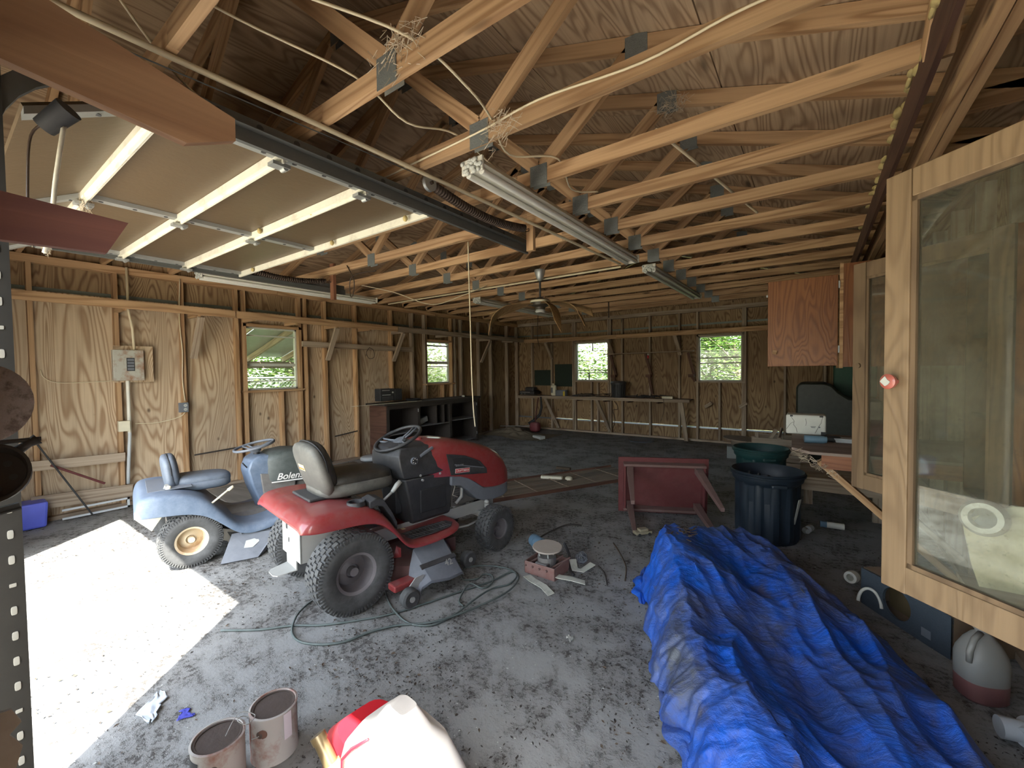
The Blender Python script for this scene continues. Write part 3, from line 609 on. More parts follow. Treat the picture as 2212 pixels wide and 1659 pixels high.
# ================================================================ RIDING MOWERS
def side(m, poly, y0, y1, b=.03, k=.93):
    """a body panel: side outline (x,z) carried across y with chamfered flanks"""
    cx = sum(p[0] for p in poly) / len(poly); cz = sum(p[1] for p in poly) / len(poly)
    R = lambda y, s: [(cx + (x - cx) * s, y, cz + (z - cz) * s) for x, z in poly]
    return m.loft([R(y0, k), R(y0 + b * .35, (1 + k) / 2 + .015), R(y0 + b, 1), R(y1 - b, 1), R(y1 - b * .35, (1 + k) / 2 + .015), R(y1, k)])
def wheel(par, name, c, R, w, rim, outer, rimmat, steer=0, lugs=36, tread=True):
    a = Vector((math.sin(math.radians(steer)) * -outer, outer * math.cos(math.radians(steer)), 0)); c = Vector(c); h = w / 2
    rm = MB().lathe([(.001, -.01), (rim * .30, .0), (rim * .34, .02), (rim * .42, .005), (rim * .78, -.02), (rim * .86, .02), (rim * .9, h * .72), (rim * 1.04, h * .82), (rim * 1.04, h * .7), (rim * .95, -h * .7), (rim * .98, -h * .8), (.03, -h * .4)], c, a, 32)
    rm.cyl(c + a * .0, c + a * .045, rim * .22, n=14)
    w_ = obj(name, rm, rimmat, par, smooth=True)
    prof = [(rim * .98, h * .74), (rim * 1.10, h * .90), ((R + rim) / 2, h * 1.0), (R * .90, h * .97), (R * .965, h * .84), (R * .985, h * .5), (R * .99, 0), (R * .985, -h * .5), (R * .965, -h * .84), (R * .90, -h * .97), ((R + rim) / 2, -h), (rim * 1.1, -h * .9), (rim * .98, -h * .74)]
    t = MB().lathe(prof, c, a, 48, closed=True)
    ty = obj('tyre', t, RUBR, w_, smooth=True)
    if tread:
        u = a.orthogonal().normalized(); v = a.cross(u); tm = MB()
        for k in range(lugs):
            for row, off in ((-.66, 0), (-.22, .5), (.22, 0), (.66, .5)):
                an = (k + off) * 2 * PI / lugs; d = u * math.cos(an) + v * math.sin(an); tt = -u * math.sin(an) + v * math.cos(an)
                M = Matrix((tt, a, d)).transposed(); rr = R * (.992 if abs(row) < .5 else .98)
                tm.box(c + a * row * h + d * rr, (2 * PI * R / lugs * .72, h * .40, .016), M)
        for k in range(lugs * 2):
            for s in (1, -1):
                an = k * PI / lugs; d = u * math.cos(an) + v * math.sin(an); tt = -u * math.sin(an) + v * math.cos(an)
                tm.box(c + a * s * h * .94 + d * R * .925, (.006, .012, R * .10), Matrix((tt, a, d)).transposed())
        obj('tread_block', tm, RUBR, w_, kind='stuff')
    return w_
def seat(par, c, mat, shellmat, s=1, tilt=14, sticker=True):
    x, y, z = c
    st = obj('seat', MB().sup((x + .10 * s, y, z - .035 * s), (.27 * s, .225 * s, .055 * s), .5, .55).sup((x - .155 * s, y, z + .10 * s), (.05 * s, .225 * s, .195 * s), .6, .75, ry(-tilt)), shellmat, par, smooth='all', label='seat shell')
    obj('cushion', MB().sup((x + .115 * s, y, z + .01 * s), (.26 * s, .205 * s, .058 * s), .55, .6, ry(2)), mat, st, smooth='all')
    obj('backrest', MB().sup((x - .125 * s, y, z + .125 * s), (.055 * s, .205 * s, .175 * s), .6, .75, ry(-tilt)), mat, st, smooth='all')
    m = MB()
    for k in range(25):
        pass
    ring = [(x - .142 * s - .17 * s * math.sin(a) * math.sin(math.radians(tilt)), y + .214 * s * math.copysign(abs(math.cos(a)) ** .7, math.cos(a)), z + .115 * s + .183 * s * math.copysign(abs(math.sin(a)) ** .65, math.sin(a))) for a in [k * 2 * PI / 32 for k in range(32)]]
    obj('piping', MB().tube(ring, .006 * s, 5, True), BLACK, st, smooth='all')
    if sticker:
        a = Matrix.Rotation(math.radians(-tilt), 3, 'Y')
        p = Vector((x - .2155 * s, y + .03, z + .12 * s)); sk = obj('sticker', MB().box(p, (.003, .095, .042), a), YEL, st)
        for dz in (.008, -.008): obj('sticker_print', MB().box(p + Vector((-.002, 0, dz)), (.002, .08, .009), a), ORG, sk)
    return st
def steering(par, c, R, tilt, mat, hub, s=1, spokes=3):
    c = Vector(c); a = Vector((-math.sin(math.radians(tilt)), 0, math.cos(math.radians(tilt)))); u = Vector((0, 1, 0)); v = a.cross(u)
    w = obj('steering_wheel', MB().tube([c + (u * math.cos(t) + v * math.sin(t)) * R for t in [k * 2 * PI / 40 for k in range(40)]], .0135 * s, 8, True), mat, par, smooth='all')
    m = MB()
    for an in ((20, 160, 270) if spokes == 3 else (0, 180, 90)):
        t = math.radians(an); d = u * math.cos(t) + v * math.sin(t); e = a.cross(d)
        for o_ in (-.018, .018): m.tube([c - a * .03 + e * o_, c - a * .02 + d * R * .5 + e * o_, c + d * R * .98 + e * o_ * 1.3], .008 * s, 6)
    obj('spoke', m, hub, w, smooth='all'); obj('hub', MB().lathe([(.001, .012), (.045, .008), (.055, -.01), (.04, -.04)], c - a * .02, a, 24), hub, w, smooth=True)
    obj('steering_column', MB().cyl(c - a * .02, c - a * .26 * s, .022, .035), BLKP, par, smooth=True)
def fender_body(par, st, hw, mat, name='fender_body', drop=.06, tunnel=.13, hwf=None):
    """st: (x, top z, edge z). One skin over both wheels, dipping to the foot boards"""
    rings = []
    for i, (x, zt, ze, hwk) in enumerate(st):
        ys = [-1, -.995, -.97, -.90, -.72, -.45, -.30, 0, .30, .45, .72, .90, .97, .995, 1]
        zz = [ze, ze + (zt - ze) * .45, zt - .018, zt, zt, zt, zt, zt, zt, zt, zt, zt, zt - .018, ze + (zt - ze) * .45, ze]
        rings.append([(x, y * hw * hwk, z) for y, z in zip(ys, zz)])
    n = len(rings[0]); m = MB(); m.add([p for r in rings for p in r], [(i * n + j, i * n + j + 1, (i + 1) * n + j + 1, (i + 1) * n + j) for i in range(len(rings) - 1) for j in range(n - 1)])
    o = obj(name, m, mat, par, smooth='all', thick=.008)
    sb = o.modifiers.new('u', 'SUBSURF'); sb.levels = 1; sb.render_levels = 2; return o
def arch(hw, zs, zt, n=16, e=.42, zb=None):
    P = lambda v, e: math.copysign(abs(v) ** e, v)
    pts = [(P(math.cos(PI * k / n), e) * -hw, zs + (zt - zs) * abs(math.sin(PI * k / n)) ** e) for k in range(n + 1)]
    return pts
def hood(par, st, mat, name='hood'):
    m = MB(); rings = [[(x, y, z) for y, z in ([(-hw, zb)] + arch(hw, zs, zt) + [(hw, zb)])] for x, zb, zs, zt, hw in st]
    m.loft(rings, True); return obj(name, m, mat, par, smooth=True)

# ---- red mower
RT = empty('riding_mower', (-2.755, 1.61, 0), 81, label='dusty red riding mower with a black seat and black dash tower', cat='lawn mower')
for y, o_ in ((-.37, -1), (.37, 1)): wheel(RT, 'rear_wheel', (0, y, .25), .25, .20, .125, o_, RIMG)
for y, o_ in ((-.36, -1), (.36, 1)): wheel(RT, 'front_wheel', (1.26, y, .178), .178, .145, .082, o_, RIMG, steer=6 if True else 0, lugs=26)
fb = fender_body(RT, [(-.315, .585, .575, .90), (-.31, .61, .575, .92), (-.30, .63, .575, .935), (-.27, .655, .57, .97), (-.20, .668, .565, 1), (-.05, .668, .56, 1), (.08, .655, .55, 1), (.17, .605, .52, 1), (.25, .505, .44, 1), (.32, .395, .345, 1), (.38, .335, .290, 1), (.50, .325, .28, 1), (.66, .325, .285, 1), (.78, .33, .295, .97), (.85, .335, .31, .86), (.875, .33, .318, .72)], .47, REDP)
for s in (-1, 1):
    pts = [(.38, s * .27), (.40, s * .415), (.60, s * .43), (.76, s * .41), (.82, s * .35), (.80, s * .28), (.60, s * .26)]
    fp = obj('foot_pad', MB().prism([(x, y, .333) for x, y in pts], (0, 0, .006)), BLKP, RT, bev=.003)
    rb = MB()
    for k in range(13):
        x = .41 + k * .029; rb.tube([(x, s * .285, .341), (x + .012, s * .32, .343), (x - .008, s * .36, .343), (x + .01, s * .40, .341)], .004, 4)
    obj('foot_pad_rib', rb, RUBR, fp, kind='stuff')
obj('warning_label', MB().b2((.40, -.20, .331), (.50, .10, .3325)), YEL, RT); obj('warning_label', MB().b2((.42, -.17, .3335), (.47, .06, .3345)), GREYP, RT)
sp = obj('seat_pan', MB().b2((-.17, -.16, .672), (.13, .16, .692)), BLKP, RT, bev=.008)
for x, y in ((-.12, -.12), (-.12, .12), (.10, -.12), (.10, .12)):
    m = MB()
    for k in range(5): m.lathe([(.016, -.003), (.024, 0), (.016, .003)], (x, y, .635 + k * .009), n=12)
    obj('suspension_spring', m, BLACK, sp)
seat(RT, (.065, -.02, .755), VINYL, plain('dusty_grey_seat_shell', (.07, .07, .065), .55, 0, .7, (.26, .255, .22)), 1.0, 18)
cup = obj('cup_holder', MB().lathe([(.042, -.045), (.043, .012), (.055, .014), (.055, 0), (.060, -.012)], (.04, -.37, .668), n=28), BLKP, RT, smooth=True)
obj('cup_floor', MB().cyl((.04, -.37, .628), (.04, -.37, .630), .042), BLACK, cup)
obj('side_console', MB().loft([[(x, -.43, z - .05), (x, -.43, z), (x, -.31, z + .008), (x, -.31, z - .05)] for x, z in ((.105, .672), (.15, .685), (.20, .672), (.26, .575), (.30, .49))]), BLKP, RT, bev=.006)
obj('lift_lever', MB().tube([(.20, -.33, .60), (.27, -.33, .64), (.33, -.33, .68)], .009).tube([(.32, -.33, .672), (.36, -.33, .715), (.385, -.33, .735)], [.014, .019, .017], 8), GREYS, RT, smooth='all')
# dash tower
lo = MB(); lo.loft([[(xa, -w, z), (xb, -w * .98, z), (xb + .01, -w * .5, z), (xb + .01, w * .5, z), (xb, w * .98, z), (xa, w, z), (xa - .02, w * .6, z), (xa - .02, -w * .6, z)] for z, xa, xb, w in ((.345, .57, .90, .185), (.36, .56, .915, .20), (.52, .53, .925, .21), (.66, .50, .93, .215), (.70, .49, .93, .218))])
obj('lower_dash', lo, BLKP, RT, bev=.012, smooth=True)
obj('lower_dash_recess', MB().b2((.62, -.2195, .42), (.86, -.205, .60)), BLACK, RT, bev=.01); obj('lower_dash_recess', MB().b2((.475, -.10, .42), (.53, .10, .62)), BLACK, RT, bev=.01)
up_ = MB(); up_.loft([[(xa, -w, z), (xb, -w, z), (xb + .01, -w * .5, z), (xb + .01, w * .5, z), (xb, w, z), (xa, w, z), (xa - .03, w * .55, z), (xa - .03, -w * .55, z)] for z, xa, xb, w in ((.705, .49, .93, .222), (.72, .475, .93, .225), (.80, .455, .87, .218), (.88, .45, .80, .205), (.93, .48, .74, .18), (.955, .55, .70, .12))])
obj('upper_dash', up_, BLKP, RT, bev=.012, smooth=True)
sw = obj('ignition_switch', MB().cyl((.57, -.213, .835), (.57, -.232, .835), .027, n=20), GREYP, RT)
sg = obj('ignition_face', MB().cyl((.57, -.232, .835), (.57, -.2335, .835), .022, n=20), BLACK, sw)
for k in range(5):
    a = math.radians(30 + k * 62); obj('switch_mark', MB().cyl((.57 + math.cos(a) * .017, -.2335, .835 + math.sin(a) * .017), (.57 + math.cos(a) * .017, -.2345, .835 + math.sin(a) * .017), .004, n=8), WHITE, sw)
obj('dash_slot', MB().box((.69, -.205, .885), (.13, .02, .022), ry(-24)), GREYP, RT, bev=.005)
for x, z in ((.62, .715), (.80, .70), (.64, .675)): obj('dash_bolt', MB().cyl((x, -.215, z), (x, -.229, z), .009), GREYS, RT)
steering(RT, (.565, 0, .985), .185, 24, BLKP, GREYP)
obj('fuel_cap', MB().lathe([(.001, .03), (.02, .028), (.03, .01), (.035, 0)], (.74, -.03, .945), n=18), REDP, RT, smooth=True)
hd = hood(RT, [(.70, .68, .74, .955, .20), (.78, .67, .75, .965, .222), (.92, .655, .74, .955, .23), (1.08, .60, .72, .925, .232), (1.20, .52, .70, .89, .232), (1.34, .47, .66, .845, .228), (1.45, .465, .60, .79, .222), (1.53, .47, .56, .715, .208), (1.58, .475, .54, .63, .19), (1.60, .48, .52, .56, .175)], REDP)
cowl = MB(); cs = [(.905, .58, .655, .233), (1.0, .56, .64, .236), (1.08, .50, .61, .239), (1.16, .42, .56, .242), (1.24, .385, .50, .244), (1.36, .37, .48, .242), (1.48, .375, .475, .235), (1.56, .39, .48, .21), (1.61, .40, .48, .15)]
cowl.loft([[(x, -w, zb), (x, -w, zt), (x, w, zt), (x, w, zb)] for x, zb, zt, w in cs]); obj('lower_cowl', cowl, GREYP, RT, smooth=True, bev=.008)
for s in (-1, 1):
    yy = s * .233
    vp = obj('side_vent', MB().prism([(.855, yy, .845), (.90, yy, .665), (1.29, yy, .615), (1.285, yy, .66), (1.21, yy, .735), (1.05, yy, .805)], (0, s * .006, 0)), BLKP, hd, bev=.003)
    obj('vent_opening', MB().prism([(.915, yy + s * .0065, .80), (.93, yy + s * .0065, .745), (1.235, yy + s * .0065, .68), (1.17, yy + s * .0065, .745), (1.04, yy + s * .0065, .79)], (0, s * .001, 0)), BLACK, hd)
    obj('vent_slat', MB().prism([(.935, yy + s * .007, .742), (1.25, yy + s * .007, .668), (1.25, yy + s * .007, .676), (.935, yy + s * .007, .752)], (0, s * .003, 0)), GREYP, hd)
    bd = obj('name_badge', MB().box((1.015, yy + s * .0075, .687), (.150, .002, .036), ry(5)), WHITE, hd)
    obj('badge_field', MB().box((1.015, yy + s * .0088, .687), (.143, .002, .030), ry(5)), REDB, bd)
    if s < 0: text('badge_lettering', 'CRAFTSMAN', .0235, (1.015, yy - .0103, .687), (1, 0, -.087), (0, 0, 1), WHITE, bd, .0004); text('badge_lettering', 'ZTS 6500', .02, (.985, yy - .009, .735), (1, 0, -.08), (0, 0, 1), GREYS, bd, .0003)
obj('headlight', MB().sup((1.515, -.125, .64), (.05, .05, .055), .7, .7, ry(30)), GREYP, hd, smooth='all'); obj('headlight', MB().sup((1.515, .125, .64), (.05, .05, .055), .7, .7, ry(30)), GREYP, hd, smooth='all')
# chassis, engine, axle
obj('frame_rail', MB().b2((-.15, -.165, .27), (1.42, -.155, .365)), GREYS, RT); obj('frame_rail', MB().b2((-.15, .155, .27), (1.42, .165, .365)), GREYS, RT)
eg = obj('engine', MB().b2((.98, -.12, .36), (1.32, .13, .56)).cyl((1.12, 0, .5), (1.12, 0, .70), .11), ENG, RT, bev=.01)
for k in range(7): obj('cooling_fin', MB().b2((1.0, -.135, .40 + k * .02), (1.10, -.12, .408 + k * .02)), ENG, eg)
obj('engine_hose', MB().tube([(1.02, -.15, .62), (1.06, -.17, .54), (1.05, -.175, .45), (1.0, -.16, .40)], .014, 8), GREYS, eg, smooth='all'); obj('engine_wire', MB().tube([(.95, -.15, .6), (.98, -.18, .55), (.96, -.17, .48), (1.02, -.16, .45)], .005, 6), PVC, eg, smooth='all')
obj('muffler', MB().cyl((1.30, -.08, .36), (1.45, -.08, .36), .06), BLACK, RT, smooth=True)
ax = obj('front_axle', MB().b2((1.23, -.28, .235), (1.29, .28, .285)).cyl((1.26, 0, .30), (1.36, 0, .30), .03), GREYS, RT)
for s in (-1, 1): obj('spindle', MB().cyl((1.26, s * .26, .19), (1.26, s * .26, .36), .022).cyl((1.26, s * .26, .18), (1.26, s * .33, .178), .014).sup((1.26, s * .26, .375), (.022, .022, .018), 1, 1), GREYS, ax, smooth=True)
obj('drag_link', MB().tube([(.86, -.18, .26), (.95, -.22, .22), (1.05, -.25, .22), (1.22, -.25, .24)], .009), GREYS, RT, smooth='all')
bp = MB(); bp.b2((-.235, -.17, .30), (-.225, .17, .56)); bp.b2((-.235, -.17, .30), (.10, -.16, .56)); bp.b2((-.235, .16, .30), (.10, .17, .56))
rp = obj('rear_plate', bp, GREYS, RT); 
for x, z in ((-.2365, .50),): obj('plate_slot', MB().b2((x - .001, .06, .47), (x, .085, .53)).b2((x - .001, -.09, .515), (x, .03, .535)).b2((x - .001, .03, .39), (x, .04, .42)), BLACK, rp)
obj('hitch_plate', MB().prism([(-.23, -.09, .235), (-.34, -.07, .225), (-.36, -.04, .225), (-.36, .04, .225), (-.34, .07, .225), (-.23, .09, .235)], (0, 0, .006)).b2((-.235, -.09, .235), (-.228, .09, .31)), GREYS, RT)
obj('transaxle', MB().b2((-.10, -.12, .17), (.12, .12, .34)).cyl((0, -.30, .25), (0, .30, .25), .022), ENG, RT, bev=.01)
# mowing deck
dk = MB()
for x, y in ((.52, -.26), (.70, .22)): dk.lathe([(.24, .055), (.25, .10), (.245, .175), (.20, .195), (.001, .20)], (x, y, 0), n=32)
dk.b2((.36, -.28, .07), (.90, .30, .18))
deck = obj('mower_deck', dk, plain('faded_red_deck_paint', (.10, .035, .033), .6, 0, .8, (.12, .105, .09)), RT, smooth=True)
for x, y in ((.55, -.30), (.74, .22)):
    pu = obj('deck_pulley', MB().lathe([(.02, .225), (.10, .228), (.085, .238), (.10, .248), (.02, .252)], (x, y, 0), n=28), BLACK, deck, smooth=True)
obj('drive_belt', MB().tube([(.55 + .088 * math.cos(t), -.30 + .088 * math.sin(t), .238) for t in [k * PI / 10 for k in range(20)]], .007, 5, True), RUBR, deck, smooth='all')
obj('deck_bracket', MB().prism([(.33, -.30, .17), (.38, -.33, .17), (.38, -.33, .26), (.35, -.32, .28)], (.01, .02, 0)), REDP, deck)
obj('deck_arm', MB().b2((.20, -.55, .08), (.40, -.46, .125)), REDP, deck, bev=.01)
ch = MB(); ch.loft([[(.33, -.49, .055), (.33, -.49, .065), (.33, -.64, .05), (.33, -.64, .03)], [(.36, -.47, .16), (.36, -.47, .175), (.36, -.62, .09), (.36, -.62, .07)], [(.42, -.42, .25), (.42, -.42, .265), (.42, -.64, .12), (.42, -.64, .10)], [(.55, -.40, .265), (.55, -.40, .28), (.55, -.66, .10), (.55, -.66, .08)], [(.68, -.42, .25), (.68, -.42, .265), (.68, -.64, .09), (.68, -.64, .07)], [(.71, -.44, .20), (.71, -.44, .215), (.71, -.62, .06), (.71, -.62, .04)]])
chu = obj('discharge_chute', ch, GREYP, deck, bev=.005, smooth=True)
obj('chute_stripe', MB().prism([(.40, -.53, .19), (.69, -.53, .185), (.69, -.558, .166), (.40, -.558, .170)], (0, -.004, .006)), BLKP, chu); text('chute_lettering', '42', .065, (.60, -.583, .1635), (1, 0, -.03), (0, .8, .58), GREYS, chu, .001, .2)
for k in range(5): obj('chute_hinge', MB().cyl((.47 + k * .035, -.405, .283), (.49 + k * .035, -.405, .283), .011), GREYP, chu)
for x, y in ((.26, -.63), (.88, -.46)):
    w_ = obj('gauge_wheel', MB().lathe([(.018, -.03), (.05, -.034), (.062, -.024), (.062, .024), (.05, .034), (.018, .03)], (x, y, .062), (0, 1, 0), 28), RUBR, deck, smooth=True)
    obj('gauge_hub', MB().cyl((x, y - .036, .062), (x, y + .036, .062), .018), GREYS, w_)
obj('gauge_bracket', MB().prism([(.22, -.59, .05), (.36, -.59, .09), (.40, -.59, .15), (.33, -.59, .15)], (0, .008, 0)), GREYS, deck)

# ---- blue mower behind it
BT = empty('riding_mower', (-4.38, 1.25, 0), 78, label='dusty blue-grey riding mower with tan wheels by the left wall', cat='lawn mower')
for y, o_ in ((-.36, -1), (.34, 1)): wheel(BT, 'rear_wheel', (.03, y, .205), .205, .17, .105, o_, RIMY, lugs=34)
for y, o_ in ((-.32, -1), (.32, 1)): wheel(BT, 'front_wheel', (1.06, y, .155), .155, .12, .07, o_, RIMY, lugs=24)
fender_body(BT, [(-.30, .445, .44, .84), (-.295, .50, .44, .86), (-.288, .54, .44, .88), (-.27, .585, .44, .95), (-.20, .60, .44, 1), (-.05, .59, .43, 1), (.06, .555, .41, 1), (.15, .50, .365, 1), (.24, .38, .28, 1), (.32, .28, .20, 1), (.40, .235, .165, 1), (.50, .225, .165, 1), (.60, .24, .18, 1), (.72, .28, .225, .97), (.78, .29, .25, .86), (.80, .285, .26, .74)], .45, BLUP)
obj('seat_recess', MB().b2((-.22, -.26, .596), (.06, .26, .602)), GREYP, BT, bev=.01)
seat(BT, (.05, 0, .60), VINB, VINB, .82, 8, False)
obj('seat_bracket', MB().b2((-.10, -.10, .555), (.14, .10, .57)).cyl((-.12, -.17, .55), (-.10, -.22, .63), .014), GREYS, BT); obj('seat_knob', MB().sup((-.14, -.25, .555), (.026, .026, .022), .8, 1).sup((-.10, -.24, .58), (.018, .015, .05), .6, 1, ry(20)), CREAM, BT, smooth='all')
obj('shift_lever', MB().tube([(.16, -.40, .46), (.24, -.40, .52), (.30, -.40, .565)], .008).tube([(.28, -.40, .55), (.32, -.40, .575)], .013, 8), CREAM, BT, smooth='all')
lo = MB(); lo.loft([[(xa, -w, z), (xb, -w, z), (xb, w, z), (xa, w, z), (xa - .03, 0, z)] for z, xa, xb, w in ((.235, .60, .86, .14), (.26, .585, .87, .15), (.50, .50, .72, .165), (.64, .47, .70, .17), (.72, .50, .72, .165), (.755, .56, .74, .14))])
obj('dash_tower', lo, BLUP, BT, bev=.015, smooth=True)
obj('dash_side_cover', MB().prism([(.60, -.175, .27), (.84, -.175, .25), (.86, -.175, .50), (.76, -.175, .56), (.56, -.175, .60)], (0, .35, 0)), ENG, BT, bev=.01)
obj('choke_lever', MB().tube([(.47, -.12, .66), (.44, -.15, .70), (.43, -.15, .715)], .006), BLACK, BT)
steering(BT, (.555, 0, .835), .165, 12, GREYP, GREYP, .9)
hd2 = hood(BT, [(.60, .58, .62, .735, .15), (.66, .50, .62, .775, .195), (.80, .49, .62, .79, .205), (1.0, .48, .60, .77, .205), (1.12, .47, .56, .72, .20), (1.20, .46, .54, .64, .18)], GREENP)
obj('grille', MB().b2((1.19, -.17, .26), (1.23, .17, .56)), BLKP, BT, bev=.02)
obj('frame_rail', MB().b2((-.1, -.15, .20), (1.2, .15, .28)), ENG, BT); obj('engine', MB().b2((.86, -.14, .28), (1.15, .14, .47)).cyl((1.0, -.17, .40), (1.0, -.14, .40), .05), ENG, BT, bev=.015)
text('hood_lettering', 'Bolens', .085, (.80, -.2115, .545), (1, 0, -.04), (0, 0, 1), WHITE, hd2, .0006, .28); obj('hood_stripe', MB().box((.80, -.2085, .502), (.31, .003, .010), ry(2)), WHITE, hd2)
obj('front_axle', MB().cyl((1.06, -.32, .155), (1.06, .32, .155), .02), ENG, BT); obj('transaxle', MB().b2((-.1, -.12, .13), (.1, .12, .32)).cyl((-.03, -.3, .205), (-.03, .3, .205), .02), ENG, BT)
obj('rear_bracket', MB().prism([(-.22, -.20, .46), (-.30, -.20, .40), (-.20, -.20, .28), (-.12, -.20, .40)], (0, .01, 0)), CREAM, BT)
dk2 = obj('mower_deck', MB().lathe([(.27, .05), (.28, .10), (.26, .15), (.001, .16)], (.52, 0, 0), n=32).b2((.3, -.40, .05), (.72, .3, .13)), plain('tan_dusty_deck', (.24, .21, .17), .6, 0, .5), BT, smooth=True)
ct = MB(); ct.add([(.20, -.56, .01), (.44, -.61, .008), (.62, -.47, .15), (.30, -.38, .17), (.62, -.40, .17), (.44, -.56, .02), (.20, -.53, .0), (.66, -.36, .02), (.50, -.40, .01)], [(0, 1, 2, 4, 3), (0, 3, 6), (1, 8, 7, 2), (2, 7, 4)])
cc = obj('discharge_chute', ct, GREYP, dk2, thick=.008)
for k in range(4): obj('chute_rib', MB().box((.36 + k * .07, -.40, .185 - k * .004), (.006, .05, .035)), GREYP, cc)
obj('chute_sticker', MB().add([(.36, -.515, .0785), (.42, -.532, .0735), (.475, -.50, .100), (.47, -.465, .121), (.385, -.465, .117)], [(0, 1, 2, 3, 4)]), PAPER, cc, thick=.002)

# ================================================================ LIGHTS AND FAN UNDER THE TRUSSES
def fixture(c, L, label, tubes=True):
    t = empty('fluorescent_fixture', c, label=label, cat='light fixture', group='unlit fluorescent strip lights')
    m = MB(); s = [(-.045, .0), (-.075, -.045), (-.04, -.06), (.04, -.06), (.075, -.045), (.045, .0)]
    m.loft([[(x, y, z) for x, z in s] for y in (0, L)]); obj('housing', m, WHT, t, bev=.003)
    obj('end_cap', MB().b2((-.08, -.02, -.085), (.08, 0, .0)), WHT, t, bev=.006); obj('end_cap', MB().b2((-.08, L, -.085), (.08, L + .02, .0)), WHT, t, bev=.006)
    for x in (-.05, .05): obj('tube', MB().cyl((x, .01, -.078), (x, L - .01, -.078), .019, n=12), plain('fluorescent_tube_glass', (.72, .72, .66), .3), t, smooth=True)
    m = MB(); rd = random.Random(3)
    for k in range(26): m.sup((rd.uniform(-.07, .07), -.025, rd.uniform(-.085, -.01)), (.016, .01, .014), 1, 1, None, 6, 4)
    obj('dust_nest', m, PAPER, t, smooth='all', kind='stuff')
    return t
fixture((-1.63, 1.92, 2.742), 2.62, 'long white strip light hanging from the second truss toward the fan')
fixture((-1.60, 5.05, 2.742), 2.45, 'long white strip light further back, in line with the near one')
fixture((-4.60, 5.45, 2.742), 2.45, 'long white strip light behind the ceiling fan')
fixture((-5.75, 1.9, 2.70), 2.35, 'long white strip light along the left wall past the far door track')
fan = empty('ceiling_fan', (-3.0, 4.86, 2.75), label='bronze ceiling fan with five warped drooping blades', cat='ceiling fan')
obj('canopy', MB().lathe([(.07, .10), (.075, .08), (.045, -.02), (.02, -.05)], n=20), GALV, fan, smooth=True)
obj('downrod', MB().cyl((0, 0, -.04), (0, 0, -.30), .014), BLACK, fan)
mo = obj('motor', MB().lathe([(.03, -.27), (.07, -.285), (.12, -.30), (.13, -.34), (.12, -.375), (.07, -.40), (.055, -.45), (.03, -.47), (.001, -.475)], n=26), FANM, fan, smooth=True)
obj('motor_band', MB().lathe([(.12, -.305), (.135, -.315), (.135, -.335), (.12, -.345)], n=26), CREAM, mo, smooth=True)
obj('light_collar', MB().lathe([(.06, -.43), (.07, -.45), (.06, -.47)], n=20), PAPER, mo, smooth=True)
for an, dr_, tw in ((198, .13, 20), (236, .34, 60), (-42, .36, -60), (-14, .28, -50), (12, .15, -30)):
    a = math.radians(an); rings = []
    for k in range(9):
        f = k / 8; r = .10 + .62 * math.sin(f * PI / 2 * .95) if dr_ > .2 else .10 + .60 * f
        z = -.36 - dr_ * f ** 1.8; w = .028 + .06 * min(1, f * 2.5); t_ = math.radians(tw * f)
        c = Vector((r * math.cos(a), r * math.sin(a), z)); e = Vector((-math.sin(a), math.cos(a), 0)) * math.cos(t_) + Vector((0, 0, 1)) * math.sin(t_); n_ = Vector((0, 0, .004)) + Vector((math.cos(a), math.sin(a), 0)) * .004 * f
        rings.append([c - e * w - n_, c + e * w - n_, c + e * w + n_, c - e * w + n_])
    bl = obj('blade', MB().loft(rings), FANB, fan, smooth=True)
    obj('blade_iron', MB().box((.12 * math.cos(a), .12 * math.sin(a), -.365), (.10, .035, .006), Matrix.Rotation(a, 3, 'Z')), FANM, bl)

def cable(name, pts, r, mat, label, cat='cable', n=6, sub=6):
    P = [Vector(p) for p in pts]; out = []
    for i in range(len(P) - 1):
        p0 = P[max(i - 1, 0)]; p1 = P[i]; p2 = P[i + 1]; p3 = P[min(i + 2, len(P) - 1)]
        for k in range(sub):
            t = k / sub; out.append(.5 * ((2 * p1) + (-p0 + p2) * t + (2 * p0 - 5 * p1 + 4 * p2 - p3) * t * t + (-p0 + 3 * p1 - 3 * p2 + p3) * t ** 3))
    out.append(P[-1]); return obj(name, MB().tube(out, r, n), mat, smooth='all', label=label, cat=cat)
obj('pvc_conduit', MB().cyl((-2.06, .05, 2.735), (-1.86, 4.80, 2.735), .013, n=10), CORDW, smooth=True, label='cream plastic conduit running under the trusses from the near corner toward the fan', cat='conduit')
obj('pvc_conduit', MB().cyl((-6.25, 4.935, 2.737), (-1.90, 4.935, 2.737), .012, n=10), CORDW, smooth=True, label='cream conduit fixed along one truss in front of the fan', cat='conduit')
obj('pvc_conduit', MB().cyl((-.78, 2.60, 2.93), (-.42, 4.30, 2.86), .010, n=10), CORDW, smooth=True, label='short cream conduit lying over the truss chords on the right', cat='conduit')
cable('cable', [(-3.9, 1.79, 2.86), (-2.6, 1.805, 2.78), (-1.9, 1.805, 2.79), (-1.45, 1.80, 2.80), (-1.1, 1.805, 2.83), (-.6, 1.805, 2.79), (-.2, 1.80, 2.82), (.3, 1.805, 2.80)], .006, CORDW, 'cream cable stapled along the side of the second bottom chord')
cable('cable', [(-1.7, .30, 2.95), (-1.62, .75, 2.92), (-1.35, 1.18, 2.86), (-1.3, 1.5, 2.80), (-1.42, 1.83, 2.85), (-1.5, 2.1, 2.80), (-1.35, 2.42, 2.86), (-1.45, 2.8, 2.82), (-1.35, 3.05, 2.86)], .006, CORDW, 'cream cable draped over the chords down the middle of the roof')
